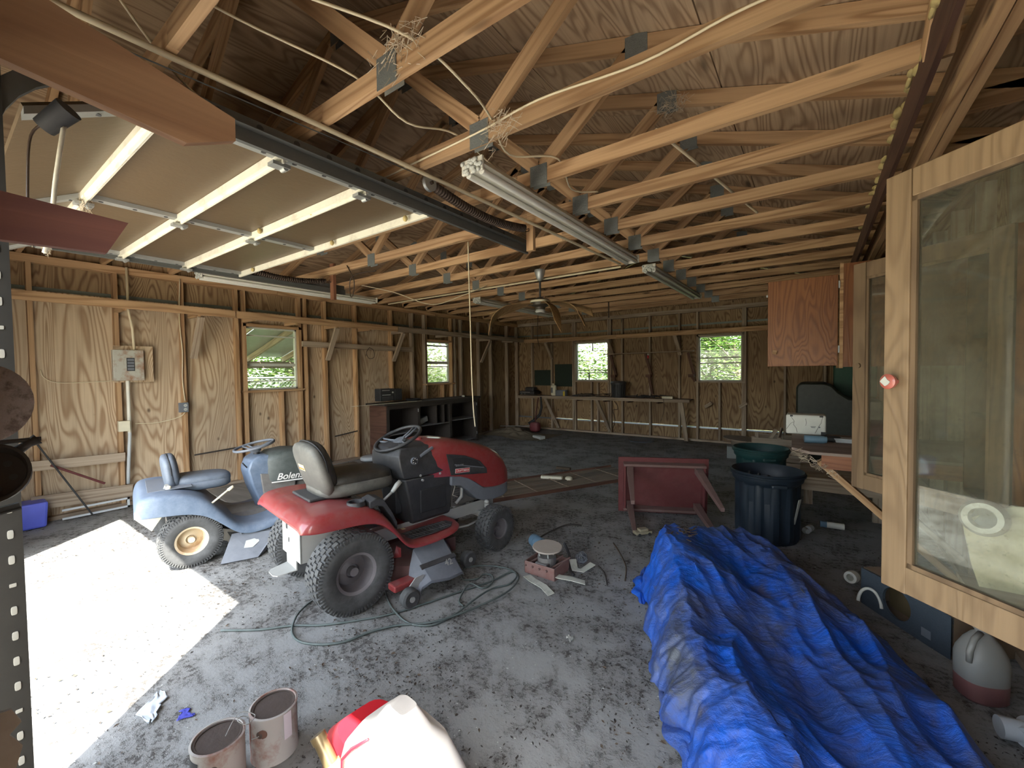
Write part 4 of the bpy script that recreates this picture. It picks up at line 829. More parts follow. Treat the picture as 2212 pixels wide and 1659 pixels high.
cable('cable', [(-2.1, .35, 3.05), (-1.95, .8, 2.97), (-1.75, 1.22, 2.88), (-1.72, 1.5, 2.79), (-1.68, 1.83, 2.86), (-1.7, 2.3, 2.82), (-1.62, 2.6, 2.84)], .0055, CORDW, 'cream cable draped beside the big truss plates')
cable('cable', [(-2.3, .30, 3.3), (-2.5, .75, 2.95), (-2.62, 1.1, 2.86), (-2.7, 1.3, 2.82)], .006, CORDW, 'cream cable hanging down into the dark roof corner')
cable('cable', [(-5.7, 3.75, 2.86), (-5.2, 4.2, 2.72), (-4.7, 4.5, 2.52), (-4.2, 4.65, 2.62), (-3.9, 4.85, 2.76)], .006, CORDW, 'pale cable sagging below the conduit left of the fan')
cable('cable', [(-4.6, 3.03, 2.80), (-4.45, 3.02, 2.60), (-4.6, 3.1, 2.45), (-4.8, 3.2, 2.50), (-4.75, 3.2, 2.72), (-4.4, 3.3, 2.76)], .006, CORDB, 'dark brown cable loop hanging by the far door track')
cable('cable', [(-2.72, 3.10, 2.75), (-2.715, 3.1, 2.4), (-2.705, 3.1, 1.9), (-2.70, 3.1, 1.5), (-2.685, 3.1, 1.15), (-2.665, 3.1, .97)], .006, CORDW, 'long cream drop cord hanging in mid air above the red mower', 'cord')
cable('hanging_wire', [(-5.0, 8.0, 2.73), (-5.02, 8.0, 2.3), (-5.0, 8.02, 2.05)], .008, CORDB, 'thin dark wire hanging near the back left window', 'wire')
cable('hanging_wire', [(-3.05, 7.3, 2.73), (-3.05, 7.3, 2.45)], .012, CORDB, 'short dark rod hanging from the trusses in front of the back wall', 'wire')
# switch pull, cord and hook by the door
cable('pull_chain', [(-2.02, .30, 2.33), (-2.06, .28, 2.15), (-2.10, .27, 2.0), (-2.16, .26, 1.93)], .007, STRUT, 'pale twisted chain hanging at the garage door corner', 'chain')
cable('pull_wire', [(-2.02, .27, 2.33), (-2.06, .23, 2.28), (-2.08, .22, 2.12), (-2.08, .22, 2.02)], .004, CORDB, 'dark wire with a brass hook beside the pale chain', 'wire')
obj('light_socket', MB().cyl((-2.0, .31, 2.38), (-2.06, .26, 2.32), .036, .03, n=14), BLACK, smooth=True, label='black rubber lamp socket under the raised garage door', cat='socket')
hk = obj('brass_hook', MB().tube([(-2.08, .22, 2.03), (-2.09, .24, 2.015), (-2.08, .25, 2.0), (-2.07, .23, 1.985), (-2.08, .215, 1.99)], .006), YEL, smooth='all', label='small brass hook on the end of the dark wire', cat='hook')

# ================================================================ LEFT WALL FITTINGS
bp_ = empty('breaker_panel', (-6.45, 1.40, 1.62), label='rusty grey electrical breaker panel on the left wall', cat='breaker box')
obj('backing_board', MB().b2((-.02, -.13, -.19), (0, .22, .23)), PLYW, bp_); obj('cover', MB().b2((0, -.15, -.17), (.07, .12, .18)), PANELM, bp_, bev=.004)
br = obj('breaker_row', MB().b2((.07, -.035, -.06), (.074, .035, .09)), BLACK, bp_)
for k in range(4): obj('breaker', MB().b2((.074, -.028, -.05 + k * .035), (.082, .028, -.025 + k * .035)), GREYP, br)
cp = empty('wall_conduit', (-6.44, 1.41, 1.4), label='white electrical conduit above and below the breaker panel', cat='conduit')
obj('upper_pipe', MB().tube([(0, .04, .38), (0, .03, .65), (0, .00, .86), (0, .0, 1.35)], .014), CORDW, cp, smooth='all'); obj('middle_pipe', MB().cyl((0, -.03, -.55), (0, -.03, .05), .018), PVC, cp, smooth=True); obj('lower_pipe', MB().tube([(0, -.03, -.55), (0, -.03, -.58), (0, -.055, -1.0), (0, -.06, -1.14)], .018), PVCG, cp, smooth='all', label='grey lower pipe')
ob = obj('junction_box', MB().b2((-6.46, 1.28, .87), (-6.40, 1.38, .99)), CREAM, bev=.004, label='cream junction box beside the white wall conduit', cat='junction box')
ou = empty('wall_outlet', (-6.42, 1.90, 1.10), label='grey double power outlet on the stud left of the first window', cat='outlet')
obj('cover', MB().b2((-.03, -.05, -.06), (0, .05, .06)), GREYP, ou, bev=.004)
for z in (-.025, .025):
    r_ = obj('receptacle', MB().cyl((0, .015, z), (.004, .015, z), .018), PAPER, ou); obj('socket_slot', MB().b2((.004, .008, z - .006), (.005, .011, z + .006)).b2((.004, .019, z - .006), (.005, .022, z + .006)), BLACK, r_)
cable('cable', [(-6.44, 1.91, 2.7), (-6.44, 1.89, 2.2), (-6.44, 1.91, 1.8), (-6.44, 1.90, 1.45), (-6.44, 1.92, 1.18)], .006, CORDW, 'cream cable running down the stud to the grey outlet')
cable('cable', [(-6.44, 1.92, 1.04), (-6.45, 1.85, .98), (-6.51, 1.65, .93), (-6.52, 1.45, .94)], .005, CORDW, 'thin cream cable from the grey outlet across the plywood')
cable('cable', [(-6.53, .72, 1.58), (-6.53, .74, 1.50), (-6.53, .84, 1.44), (-6.53, 1.1, 1.44), (-6.53, 1.28, 1.45)], .004, CORDW, 'thin pale wire sagging across the plywood left of the breaker panel', 'wire')
cable('wire_loop', [(-6.40, 4.62, 1.95), (-6.39, 4.55, 1.86), (-6.39, 4.60, 1.76), (-6.39, 4.70, 1.78), (-6.39, 4.70, 1.90), (-6.40, 4.62, 1.95)], .005, CORDB, 'dark wire loop hanging from the old shelf rail', 'wire')
obj('red_stick', MB().cyl((-6.35, .74, .60), (-6.37, 1.14, .32), .012), REDT, label='thin dark red stick leaning behind the low wall boards', cat='stick')
obj('leaning_rod', MB().cyl((-6.32, .62, .90), (-6.30, 1.02, .02), .008), BLACK, label='thin black rod leaning against the low wall boards', cat='rod')
obj('blue_bin', MB().loft([[(-6.35 + a * .13 * s_, .60 + b * .10 * s_, z) for a, b in ((-1, -1), (1, -1), (1, 1), (-1, 1))] for z, s_ in ((.005, .85), (.26, 1.0))]), BLUEP, bev=.02, label='bright blue plastic bin by the left wall behind the door post', cat='bin')
wf_ = empty('floor_vent_frame', (-6.32, 1.05, .02), label='pale metal frame leaning low at the left wall', cat='frame')
obj('rail', MB().b2((-.01, -.25, .09), (.01, .28, .11)).b2((-.01, .26, 0), (.01, .28, .11)).b2((-.01, -.25, 0), (.01, .28, .02)), PVCG, wf_)
# pan, disc and bracket hanging on the door post
pn = empty('cast_iron_pan', (-1.50, .085, 1.28), label='rusty cast iron pan with holes hanging beside the door post', cat='pan')
nrm = (1, -.35, .35)
obj('pan_body', MB().lathe([(.001, .0), (.052, .0), (.062, .03), (.068, .03), (.060, -.008), (.001, -.008)], (0, 0, 0), nrm, 30), IRON, pn, smooth=True)
hm = MB(); u = Vector(nrm).orthogonal().normalized(); v = Vector(nrm).normalized().cross(u); nn = Vector(nrm).normalized()
for k in range(6):
    p = (u * math.cos(k * 1.047) + v * math.sin(k * 1.047)) * .033 + nn * .0005; hm.cyl(p, p + nn * .001, .007, n=10)
obj('hanging_peg', MB().cyl((.01, -.12, .075), (.01, .075, .075), .005), IRON, pn); obj('pan_hole', hm, BLACK, pn, kind='stuff'); obj('pan_handle', MB().tube([(.01, .035, .050), (.01, .055, .066), (.01, .07, .075)], [.011, .009, .013], 8), IRON, pn, smooth='all')
obj('rusty_disc', MB().cyl((-1.46, -.035, 1.445), (-1.46, .07, 1.445), .006).lathe([(.001, .005), (.085, .002), (.088, 0), (.085, -.003), (.001, -.004)], (-1.46, .068, 1.445), (1, -.55, .1), 34), RUST, smooth=True, label='speckled rusty round disc hanging at the left edge of the door post', cat='disc')
obj('post_bracket', MB().box((-1.46, .045, 1.195), (.02, .155, .004), rx(8)).box((-1.46, .045, 1.202), (.016, .15, .012), rx(8)), BLACK, label='black bracket with a bright edge low on the door post', cat='bracket')
pk = obj('post_hook_plate', MB().prism([(-1.58, -.03, .72), (-1.58, .10, .70), (-1.58, .115, .66), (-1.58, .095, .64), (-1.58, .115, .60), (-1.58, .09, .50), (-1.58, -.03, .52)], (.01, 0, 0)), plain('brown_rusty_plate', (.16, .12, .09), .8, .1, .3), label='jagged rusty plate low on the door post', cat='plate')

# ================================================================ BLACK BASE CABINET ALONG THE LEFT WALL
cb = empty('base_cabinet', (-6.22, 5.85, 0), label='long black open-fronted base cabinet with dusty shelves along the left wall', cat='cabinet')
Cb = lambda a, b: MB().b2((a[0] + 6.22, a[1] - 5.85, a[2]), (b[0] + 6.22, b[1] - 5.85, b[2]))
obj('side_panel', Cb((-6.44, 4.62, 0), (-5.98, 4.64, .93)), LUMK, cb); obj('side_panel', Cb((-6.44, 7.03, 0), (-5.98, 7.05, .93)), CABB, cb)
obj('back_panel', Cb((-6.44, 4.64, .05), (-6.43, 7.03, .93)), CABB, cb); obj('worktop', Cb((-6.45, 4.55, .93), (-5.93, 7.10, .965)), CABB, cb, bev=.004)
for y in (5.36, 6.20): obj('divider', Cb((-6.43, y - .01, .06), (-5.99, y + .01, .93)), CABB, cb)
obj('divider', Cb((-6.43, 5.82, .50), (-5.99, 5.84, .92)), CABB, cb); obj('divider', Cb((-6.43, 6.03, .50), (-5.99, 6.045, .92)), CABB, cb)
for a, b, z in ((4.64, 5.35, .40), (5.37, 6.19, .48), (6.21, 7.03, .50), (4.64, 7.03, .05)): obj('shelf', Cb((-6.43, a, z), (-6.0, b, z + .02)), SHELF, cb)
obj('face_frame', Cb((-5.99, 4.64, .86), (-5.975, 7.03, .93)), CABB, cb)
for y in (4.66, 5.36, 6.20, 7.01): obj('face_stile', Cb((-5.99, y - .03, .03), (-5.975, y + .03, .86)), CABB, cb)
for y, z in ((5.34, .80), (7.0, .80), (7.0, .18), (4.63, .30), (4.63, .20)): obj('hinge', Cb((-5.974, y - .008, z - .03), (-5.970, y + .008, z + .03)), PVCG, cb)
rd_ = empty('radio', (-6.22, 4.88, .98), label='black cassette radio on the base cabinet', cat='radio')
obj('body', MB().b2((-.09, -.24, .02), (.07, .06, .24)), BLACK, rd_, bev=.01); obj('speaker', MB().b2((-.09, .07, .02), (.07, .24, .23)), BLACK, rd_, bev=.01)
fcx = obj('tape_door', MB().b2((.07, -.20, .03), (.085, .03, .10)), BLKP, rd_, bev=.004); obj('dial_strip', MB().b2((.07, -.20, .125), (.073, -.02, .133)).b2((.07, -.20, .205), (.073, -.04, .212)), PAPER, rd_); obj('dial_knob', MB().cyl((.07, .025, .17), (.082, .025, .17), .015), PAPER, rd_)
obj('antenna', MB().cyl((0, .02, .24), (0, -.09, .34), .003), GALV, rd_)
obj('long_rule', MB().b2((-6.03, 3.98, .966), (-5.99, 5.45, .972)), CREAM, label='long yellow-cream straight edge sticking out past the base cabinet', cat='straight edge')
obj('black_tray', MB().lathe([(.001, .0), (.11, .0), (.14, .035), (.145, .035), (.115, -.004), (.001, -.004)], (-6.2, 5.42, .972), n=24), BLACK, smooth=True, label='round black tray beside the radio', cat='tray')
obj('crumpled_bag', MB().box((-6.20, 5.60, .575), (.16, .26, .11), rx(12) @ rz(12)).sup((-6.1, 5.50, .565), (.05, .05, .055), .7, .7), PVCG, bev=.015, label='crumpled silver bag on the middle shelf of the black cabinet', cat='bag')
obj('small_sponge', MB().sup((-6.1, 6.72, .985), (.03, .025, .018), .5, .5), PAPER, smooth='all', label='small white lump on the far end of the black cabinet', cat='lump')
# ================================================================ BACK WALL BENCH
bn = empty('work_bench', (-4.1, 9.15, 0), label='narrow wooden work bench along the back wall on diagonal braces', cat='workbench')
Bn = lambda x, y, z: (x + 4.1, y - 9.15, z)
board('bench_top', Bn(-6.25, 9.16, .862), Bn(-4.1, 9.16, .875), .36, .02, LUMD, bn, up=(0, 1, 0)); board('bench_top', Bn(-4.1, 9.16, .875), Bn(-2.05, 9.16, .865), .36, .02, LUMD, bn, up=(0, 1, 0))
board('bench_apron', Bn(-6.25, 8.99, .83), Bn(-2.05, 8.99, .84), .05, .02, LUMD, bn)
for x in (-5.46, -4.08): board('brace', Bn(x, 9.02, .82), Bn(x + .20, 9.33, .06), .07, .035, LUMD, bn, up=(1, 0, 0))
board('leg', Bn(-2.22, 9.03, .82), Bn(-2.16, 9.22, .0), .08, .038, LUMD, bn, up=(1, 0, 0))
for x in (-4.6, -3.9, -3.35, -2.7): board('support_block', Bn(x, 9.02, .80), Bn(x + .02, 9.3, .80), .05, .04, LUMK, bn)
us = empty('wall_shelf', (-2.95, 9.22, 1.86), label='thin shelf board between the two back windows on dark uprights', cat='shelf')
board('shelf_board', (-1.02, 0, 0), (.93, 0, .01), .16, .018, LUMD, us, up=(0, 1, 0))
for x in (-.80, .0, .88):
    board('upright', (x - .06, .0, -.02), (x + .05, .06, -.50), .05, .035, LUMK, us, up=(1, 0, 0)); board('upright', (x + .0, .03, -.50), (x + .06, .09, -.90 if x < .5 else -.62), .05, .03, LUMK, us, up=(1, 0, 0))
    obj('bracket_block', MB().b2((x - .05, -.04, -.53), (x + .06, .08, -.47)), LUMK, us)
obj('red_plug', MB().cyl((-2.93, 9.15, 1.74), (-2.93, 9.15, 1.80), .018), REDB, label='small red plug hanging from the middle shelf upright', cat='plug'); obj('white_bulb', MB().sup((-2.93, 9.15, 1.825), (.022, .022, .022), 1, 1), PAPER, smooth='all', label='small white ball above the red plug on the back wall', cat='knob')
for a, b, c, d, l in ((-5.99, -5.49, 1.12, 1.52, 'smaller dark green board on the back wall in the corner'), (-5.38, -4.86, 1.10, 1.66, 'larger dark green board just left of the back window')):
    g_ = obj('green_board', MB().b2((a, 9.385, c), (b, 9.398, d)), GRNB, label=l, cat='board')
rc = empty('record_player', (-5.93, 9.12, .885), label='black record player at the corner end of the back bench', cat='record player')
obj('body', MB().b2((-.27, -.14, .015), (.18, .14, .10)), BLACK, rc, bev=.01); obj('lid', MB().b2((-.16, -.05, .10), (.10, .13, .20)), BLKP, rc, bev=.02); obj('trim_line', MB().b2((-.25, -.142, .07), (.05, -.14, .08)), GREYS, rc)
for x in (-.2, -.1): obj('knob', MB().cyl((x, -.14, .03), (x, -.15, .03), .01), GREYS, rc)
jb = empty('white_bottle', (-5.24, 9.08, .885), label='tall off-white plastic bottle on the back bench', cat='bottle')
obj('body', MB().sup((0, 0, .13), (.065, .05, .13), .35, .5), CREAM, jb, smooth='all'); obj('cap', MB().cyl((-.01, 0, .25), (-.01, 0, .30), .025), CREAM, jb); obj('label', MB().b2((-.05, -.053, .07), (.0, -.050, .2)), GREYP, jb)
bx_ = empty('battery_box', (-5.03, 9.08, .885), label='grey box with a yellow sticker on the back bench', cat='box')
obj('case', MB().b2((-.13, -.06, 0), (.14, .07, .14)), GREYP, bx_, bev=.01); obj('sticker', MB().b2((.08, -.063, .0), (.13, -.061, .11)), plain('yellow_label', (.55, .42, .04), .5), bx_)
rd2 = random.Random(5)
m = MB()
for k in range(16):
    x = -4.55 + rd2.random() * .75; m.cyl((x, 8.99 + rd2.random() * .3, .895 + rd2.random() * .06), (x + rd2.uniform(-.3, .3), 8.99 + rd2.random() * .3, .90 + rd2.random() * .06), .01, n=5)
obj('scrap_sticks', m, DIRTB, kind='stuff', label='brown sticks and scraps heaped on the middle of the back bench')
m = MB()
for k in range(22):
    x = -3.3 + rd2.random() * .7; m.cyl((x, 9.0 + rd2.random() * .25, .90 + rd2.random() * .05), (x + rd2.uniform(-.25, .25), 9.0 + rd2.random() * .25, .90 + rd2.random() * .04), .012, n=5)
for k in range(8):
    x = -4.85 + rd2.random() * .4; m.cyl((x, 9.05, .90), (x + .2, 9.1, .93), .012, n=5)
obj('black_scrap', m, BLACK, kind='stuff', label='tangle of black straps on the right of the back bench')
bt = empty('slatted_bin', (-3.56, 9.04, .885), label='black ribbed basket with a lid on the back bench', cat='basket')
obj('tub', MB().lathe([(.001, 0), (.13, 0), (.15, .30), (.14, .30), (.12, .02)], n=24), BLACK, bt, smooth=True); obj('lid', MB().lathe([(.17, .29), (.175, .33), (.15, .36), (.001, .365)], n=24), BLKP, bt, smooth=True)
for k in range(14):
    a = k * 2 * PI / 14; obj('rib', MB().cyl((.133 * math.cos(a), .133 * math.sin(a), .02), (.153 * math.cos(a), .153 * math.sin(a), .29), .008, n=6), BLKP, bt)
obj('power_strip', MB().b2((-2.60, 9.0, .885), (-2.38, 9.06, .935)), CREAM, bev=.005, label='cream plastic box near the right end of the back bench', cat='box')
cable('hanging_wire', [(-2.56, 8.975, .89), (-2.54, 8.96, .7), (-2.58, 8.96, .5), (-2.62, 8.96, .40)], .005, CORDB, 'thin wire hanging from the cream box on the back bench', 'wire')
cable('hanging_wire', [(-3.63, 8.97, .80), (-3.55, 8.96, .70), (-3.56, 8.96, .62), (-3.66, 8.97, .60), (-3.62, 8.97, .40), (-3.66, 8.97, .2)], .007, CORDB, 'dark wire hanging below the ribbed basket', 'wire')
for x, z, l in ((-1.72, .76, 'small wood block nailed to a back wall stud right of the bench'), (-1.10, .78, 'tilted wood block nailed to the stud below the right back window')):
    board('nailed_block', (x - .09, 9.27, z - .04), (x + .04, 9.25, z + .05), .06, .04, LUMD, label=l, cat='wood block')
tr_ = empty('string_trimmer', (-5.62, 8.72, 0), label='string trimmer with a red motor lying by the back corner', cat='trimmer')
obj('shaft', MB().tube([(.06, 0, .16), (-.3, -.05, .13), (-.95, -.12, .10)], .013), GREYS, tr_, smooth='all'); obj('motor', MB().sup((.05, 0, .13), (.13, .10, .12), .6, .6), plain('dull_maroon_plastic', (.20, .02, .03), .5, 0, .4), tr_, smooth='all')
obj('hanging_strap', MB().tube([(.10, .2, .86), (.12, .2, .6), (.08, .18, .42), (-.04, .12, .28), (-.16, .05, .18)], [.02, .03, .035, .035, .05], 6), BLACK, tr_, smooth='all'); obj('handle', MB().tube([(.02, .05, .2), (.03, .1, .5), (.06, .15, .84)], .014), REDT, tr_, smooth='all')
ml = empty('oval_cover', (-2.95, 8.75, .0), label='flat oval grey lid on the floor before the back wall', cat='lid')
obj('lid', MB().lathe([(.001, .02), (.22, .016), (.26, .03), (.27, .03), (.25, .004), (.001, .003)], n=30), GREYP, ml, smooth=True)

# ================================================================ RIGHT SIDE: COUNTER AND CABINETS
ct_ = empty('wall_counter', (.4, 4.0, .85), label='dusty wooden counter with chewed corner and diagonal pine braces on the right', cat='counter')
K = lambda x, y, z: (x - .4, y - 4.0, z - .85)
obj('counter_top', MB().prism([K(-.13, 3.60, .915), K(-.02, 3.46, .915), K(.92, 3.50, .915), K(.92, 4.5, .915), K(-.16, 4.42, .915)], (0, 0, .018)), wood('dusty_counter_board', (.24, .19, .16), (.16, .12, .10), 'X', 6, 1.2, .1), ct_)
board('counter_apron', K(.04, 3.50, .868), K(.91, 3.52, .868), .09, .038, LUMR, ct_); board('counter_apron', K(.06, 4.36, .868), K(.91, 4.38, .868), .09, .038, LUMR, ct_)
board('brace', K(.03, 3.56, .86), K(.86, 3.58, .06), .038, .089, LUM, ct_, up=(.69, 0, .72)); board('brace', K(.10, 4.34, .84), K(.87, 4.34, .10), .038, .089, LUMD, ct_, up=(.69, 0, .72))
m = MB(); rc_ = random.Random(9)
for k in range(70):
    t = rc_.random() ** .8; p = Vector(K(-.10 + .22 * t + rc_.uniform(-.03, .03), 3.50 + rc_.uniform(-.04, .06), .915 - .12 * t + rc_.uniform(-.02, .02)))
    m.tube([p, p + Vector((rc_.uniform(-.03, .03), rc_.uniform(-.02, .02), rc_.uniform(-.02, .02))), p + Vector((rc_.uniform(-.05, .05), rc_.uniform(-.02, .02), rc_.uniform(-.03, .02)))], .0011, 3)
obj('cobweb', m, WEB, ct_, kind='stuff')
lb = empty('low_bench', (.4, 5.2, 0), label='low weathered board bench under the counter on the right', cat='bench')
board('bench_plank', (-.52, -.18, .36), (.42, -.18, .36), .11, .04, LUMD, lb); obj('bench_top', MB().b2((-.52, -.2, .415), (.42, .5, .435)), LUMD, lb); board('leg', (.1, .1, 0), (.1, .1, .41), .08, .04, LUMD, lb, up=(1, 0, 0)); board('leg', (-.45, .45, 0), (-.45, .45, .41), .08, .04, LUMD, lb, up=(1, 0, 0))
fc_ = empty('foam_cooler', (-.055, 4.38, .933), label='cracked white foam cooler on its side at the end of the counter', cat='cooler')
obj('case', MB().b2((-.145, -.05, 0), (.135, .14, .165)), STYRO, fc_, bev=.014)
for pts in ([(-.11, .15), (-.085, .11), (-.09, .08), (-.07, .05), (-.065, .015)], [(.11, .15), (.10, .10), (.09, .085), (.075, .05), (.06, .015)], [(-.005, .135), (0, .10), (-.004, .075)], [(-.14, .04), (-.11, .09), (-.085, .105)]):
    obj('crack', MB().tube([(x, -.0515, z) for x, z in pts], .0016, 4), BLACK, fc_)
obj('corner_chip', MB().b2((-.115, -.052, .148), (-.095, -.049, .162)).b2((.09, -.052, .15), (.115, -.049, .163)).b2((.10, -.053, .0), (.134, -.048, .03)), BLACK, fc_)
obj('printed_mark', MB().b2((.03, -.0522, .067), (.065, -.0505, .072)).b2((.034, -.0522, .060), (.06, -.0505, .064)).cyl((.09, -.0505, .067), (.09, -.0522, .067), .006), GREYP, fc_)
jr = obj('glass_jar', MB().cyl((-.06, 3.86, .962), (.06, 3.88, .962), .028, n=14).cyl((.06, 3.88, .962), (.075, 3.882, .962), .024, n=14), PIPEB, smooth=True, label='small blue-grey jar lying on its side on the counter', cat='jar')
jr2 = obj('dark_rag', MB().sup((.09, 4.02, .955), (.08, .05, .022), .7, .8), BLACK, smooth='all', label='dark rag lump beside the jar on the counter', cat='rag')
obj('small_tray', MB().loft([[(x * s_ + .19, y * s_ + 4.02, z) for x, y in ((-.07, -.05), (.07, -.05), (.07, .05), (-.07, .05))] for z, s_ in ((.934, .8), (.965, 1.0))]), PVCG, label='small clear plastic tray on the counter right of the cooler', cat='tray')
tk = obj('plastic_tank', MB().prism([(-.24, 8.05, .0), (-.24, 8.05, 1.18), (-.22, 8.05, 1.23), (-.17, 8.05, 1.26), (.12, 8.05, 1.26), (.22, 8.05, 1.22), (.30, 8.05, 1.12), (.42, 8.05, 1.03), (.80, 8.05, 1.00), (.80, 8.05, 0)], (0, .75, 0)), GRNT, bev=.035, smooth=True, label='large black-green plastic tank with a stepped shoulder in the back right corner', cat='tank')
obj('green_tote', MB().b2((.26, 8.87, 1.0), (.81, 9.28, 1.52)).b2((.27, 8.88, 0), (.80, 9.27, 1.0)), GRN2, bev=.02, label='tall green plastic tote behind the black tank', cat='tote')
# plywood wall cabinet
wc = empty('wall_cabinet', (.5, 4.8, 1.5), label='stained plywood wall cabinet with its door swung wide open', cat='cabinet')
Wc = lambda a, b: MB().b2((a[0] - .5, a[1] - 4.8, a[2] - 1.5), (b[0] - .5, b[1] - 4.8, b[2] - 1.5))
obj('side_panel', Wc((.19, 4.50, 1.50), (.92, 4.515, 2.36)), PLYC, wc); obj('side_panel', Wc((.19, 5.30, 1.50), (.92, 5.315, 2.36)), PLYC, wc); obj('bottom_panel', Wc((.19, 4.515, 1.50), (.92, 5.30, 1.515)), PLYC, wc); obj('top_panel', Wc((.19, 4.515, 2.345), (.92, 5.30, 2.36)), PLYC, wc)
obj('face_stile', Wc((.165, 4.495, 1.49), (.19, 4.55, 2.37)), LUM, wc); obj('face_stile', Wc((.17, 5.27, 1.49), (.19, 5.32, 2.37)), LUM, wc)
dd = obj('door', MB().b2((-.85, -.31, .012), (-.345, -.292, .775)), PLYC, wc, bev=.003)
kb = obj('door_knob', MB().box((-.795, -.325, .14), (.034, .022, .034), ry(14)), LUM, dd, label='small square wood block knob'); 
for z in (.12, .66): obj('door_hinge', MB().b2((-.343, -.315, z), (-.333, -.30, z + .06)), PVCG, dd)
obj('door_catch', MB().b2((-.864, -.30, .64), (-.85, -.295, .66)), PVCG, dd)
# glass-fronted cabinets on the right wall
def glass_cab(y0, label, mat, glassm):
    c = empty('glass_door_cabinet', (.58, y0, .905), label=label, cat='cabinet'); Hh = 1.095; D = .33
    for y in (0, .60): obj('side_panel', MB().b2((.0, y, 0), (D, y + .015, Hh)), PLYC if y0 > 2 else LUMK, c)
    obj('bottom_panel', MB().b2((0, .015, 0), (D, .60, .015)), LUMK, c); obj('top_panel', MB().b2((0, .015, Hh - .015), (D, .60, Hh)), LUMK, c); obj('back_panel', MB().b2((D - .012, .015, .015), (D, .60, Hh - .015)), PLYB, c)
    for z in (.36, .72): obj('shelf', MB().b2((.02, .015, z), (D - .015, .60, z + .015)), LUMK, c)
    ang = math.degrees(math.atan2(.43, -.42)); W_ = .60
    dr = obj('door', MB().box((.5 * W_, 0, .035), (W_, .022, .07)), mat, c, bev=.002); dr.location = (0, 0, 0); dr.rotation_euler.z = math.radians(ang)
    obj('top_rail', MB().box((.5 * W_, 0, Hh - .035), (W_ - .128, .022, .07)), mat, dr, bev=.002)
    obj('stile', MB().b2((W_ - .062, -.0125, -.001), (W_, .0125, Hh + .001)), mat, dr, bev=.002).data.name; obj('stile', MB().b2((0, -.0125, -.001), (.062, .0125, Hh + .001)), mat, dr, bev=.002)
    bd = MB(); a, b, z0, z1 = .062, W_ - .062, .07, Hh - .07
    bd.b2((a, -.008, z0), (a + .012, .008, z1)); bd.b2((b - .012, -.008, z0), (b, .008, z1)); bd.b2((a, -.008, z0), (b, .008, z0 + .012)); bd.b2((a, -.008, z1 - .012), (b, .008, z1))
    obj('glazing_bead', bd, OAKD, dr); obj('pane', MB().b2((a + .006, -.002, z0 + .006), (b - .006, .001, z1 - .006)), glassm, dr)
    return c, dr
c1, d1 = glass_cab(1.10, 'nearest glass-fronted cabinet, light oak door frame swung open toward the room', OAK, GLD)
c2, d2 = glass_cab(2.27, 'second glass-fronted cabinet with weathered dark door frame swung open', OAKD, GLD)
kn = obj('door_knob', MB().lathe([(.008, 0), (.009, .012), (.019, .02), (.020, .028), (.012, .034), (.001, .035)], (.568, .011, .555), (0, 1, 0), 22), plain('chipped_red_knob', (.40, .09, .06), .35, 0, .2, stain=(.7, .66, .62), st_amt=.0, coat=.4), d1, smooth=True, label='round red knob with chipped paint')
obj('chipped_patch', MB().add([(.568 + math.cos(k * .785) * r_, .0462, .555 + math.sin(k * .785) * r_) for k, r_ in enumerate((.013, .010, .014, .008, .013, .011, .012, .009))], [tuple(range(8))]), PAPER, kn, thick=.0015)
obj('door_knob', MB().cyl((.568, .011, .60), (.568, .02, .60), .012), OAKD, d2)
# panel and pipe end stand in for a glass reflection, on an added shelf
sh = empty('wall_shelf', (.75, 2.0, .722), label='small plank shelf added under the reflection panel between the two glass cabinets', cat='shelf')
obj('shelf_board', MB().b2((-.31, .02, -.015), (.17, .25, .0)), LUMD, sh); board('brace', (-.05, .22, -.02), (.14, .22, -.2), .04, .02, LUMD, sh, up=(0, 1, 0))  # board and brace of the added shelf
obj('reflection_panel', MB().prism([(.43, 2.14, .95), (.455, 2.14, .80), (.475, 2.14, .7225), (.90, 2.14, .7225), (.90, 2.14, 1.03), (.55, 2.14, 1.02)], (0, .012, 0)), plain('cream_reflection', (.66, .62, .42), .5, stain=(.40, .36, .26), st_amt=.35), label='pale cream streaked panel standing in for a reflection in the near glass door', cat='panel')
obj('pipe_coupling', MB().lathe([(.032, 0), (.055, 0), (.062, .03), (.050, .075), (.034, .075), (.032, 0)], (.485, 2.135, .97), (-.25, -.75, .15), 24), PVC, smooth=True, label='round white pipe end standing in for a reflection in the near glass door', cat='pipe fitting')

# ================================================================ TARP OVER THE HEAP
from mathutils import noise as MN
Lp = [(-.80, 3.38), (-1.0, 3.10), (-.915, 2.74), (-.80, 2.45), (-.70, 2.20), (-.61, 1.98), (-.53, 1.83), (-.43, 1.70), (-.32, 1.55), (-.18, 1.35), (-.02, 1.1)]
Rp = [(-.52, 3.66), (-.38, 3.66), (-.16, 3.52), (.03, 3.30), (.19, 3.04), (.34, 2.82), (.45, 2.52), (.52, 2.26), (.62, 2.05), (.70, 1.86), (.80, 1.6)]
HT = [.0, .42, .42, .36, .33, .31, .29, .28, .27, .25, .22]
def lerp_(A, t):
    t *= len(A) - 1; i = min(int(t), len(A) - 2); f = t - i; f = f * f * (3 - 2 * f) * .35 + f * .65
    a, b = A[i], A[i + 1]; return (Vector(a).lerp(Vector(b), f) if isinstance(a, tuple) else a + (b - a) * f)
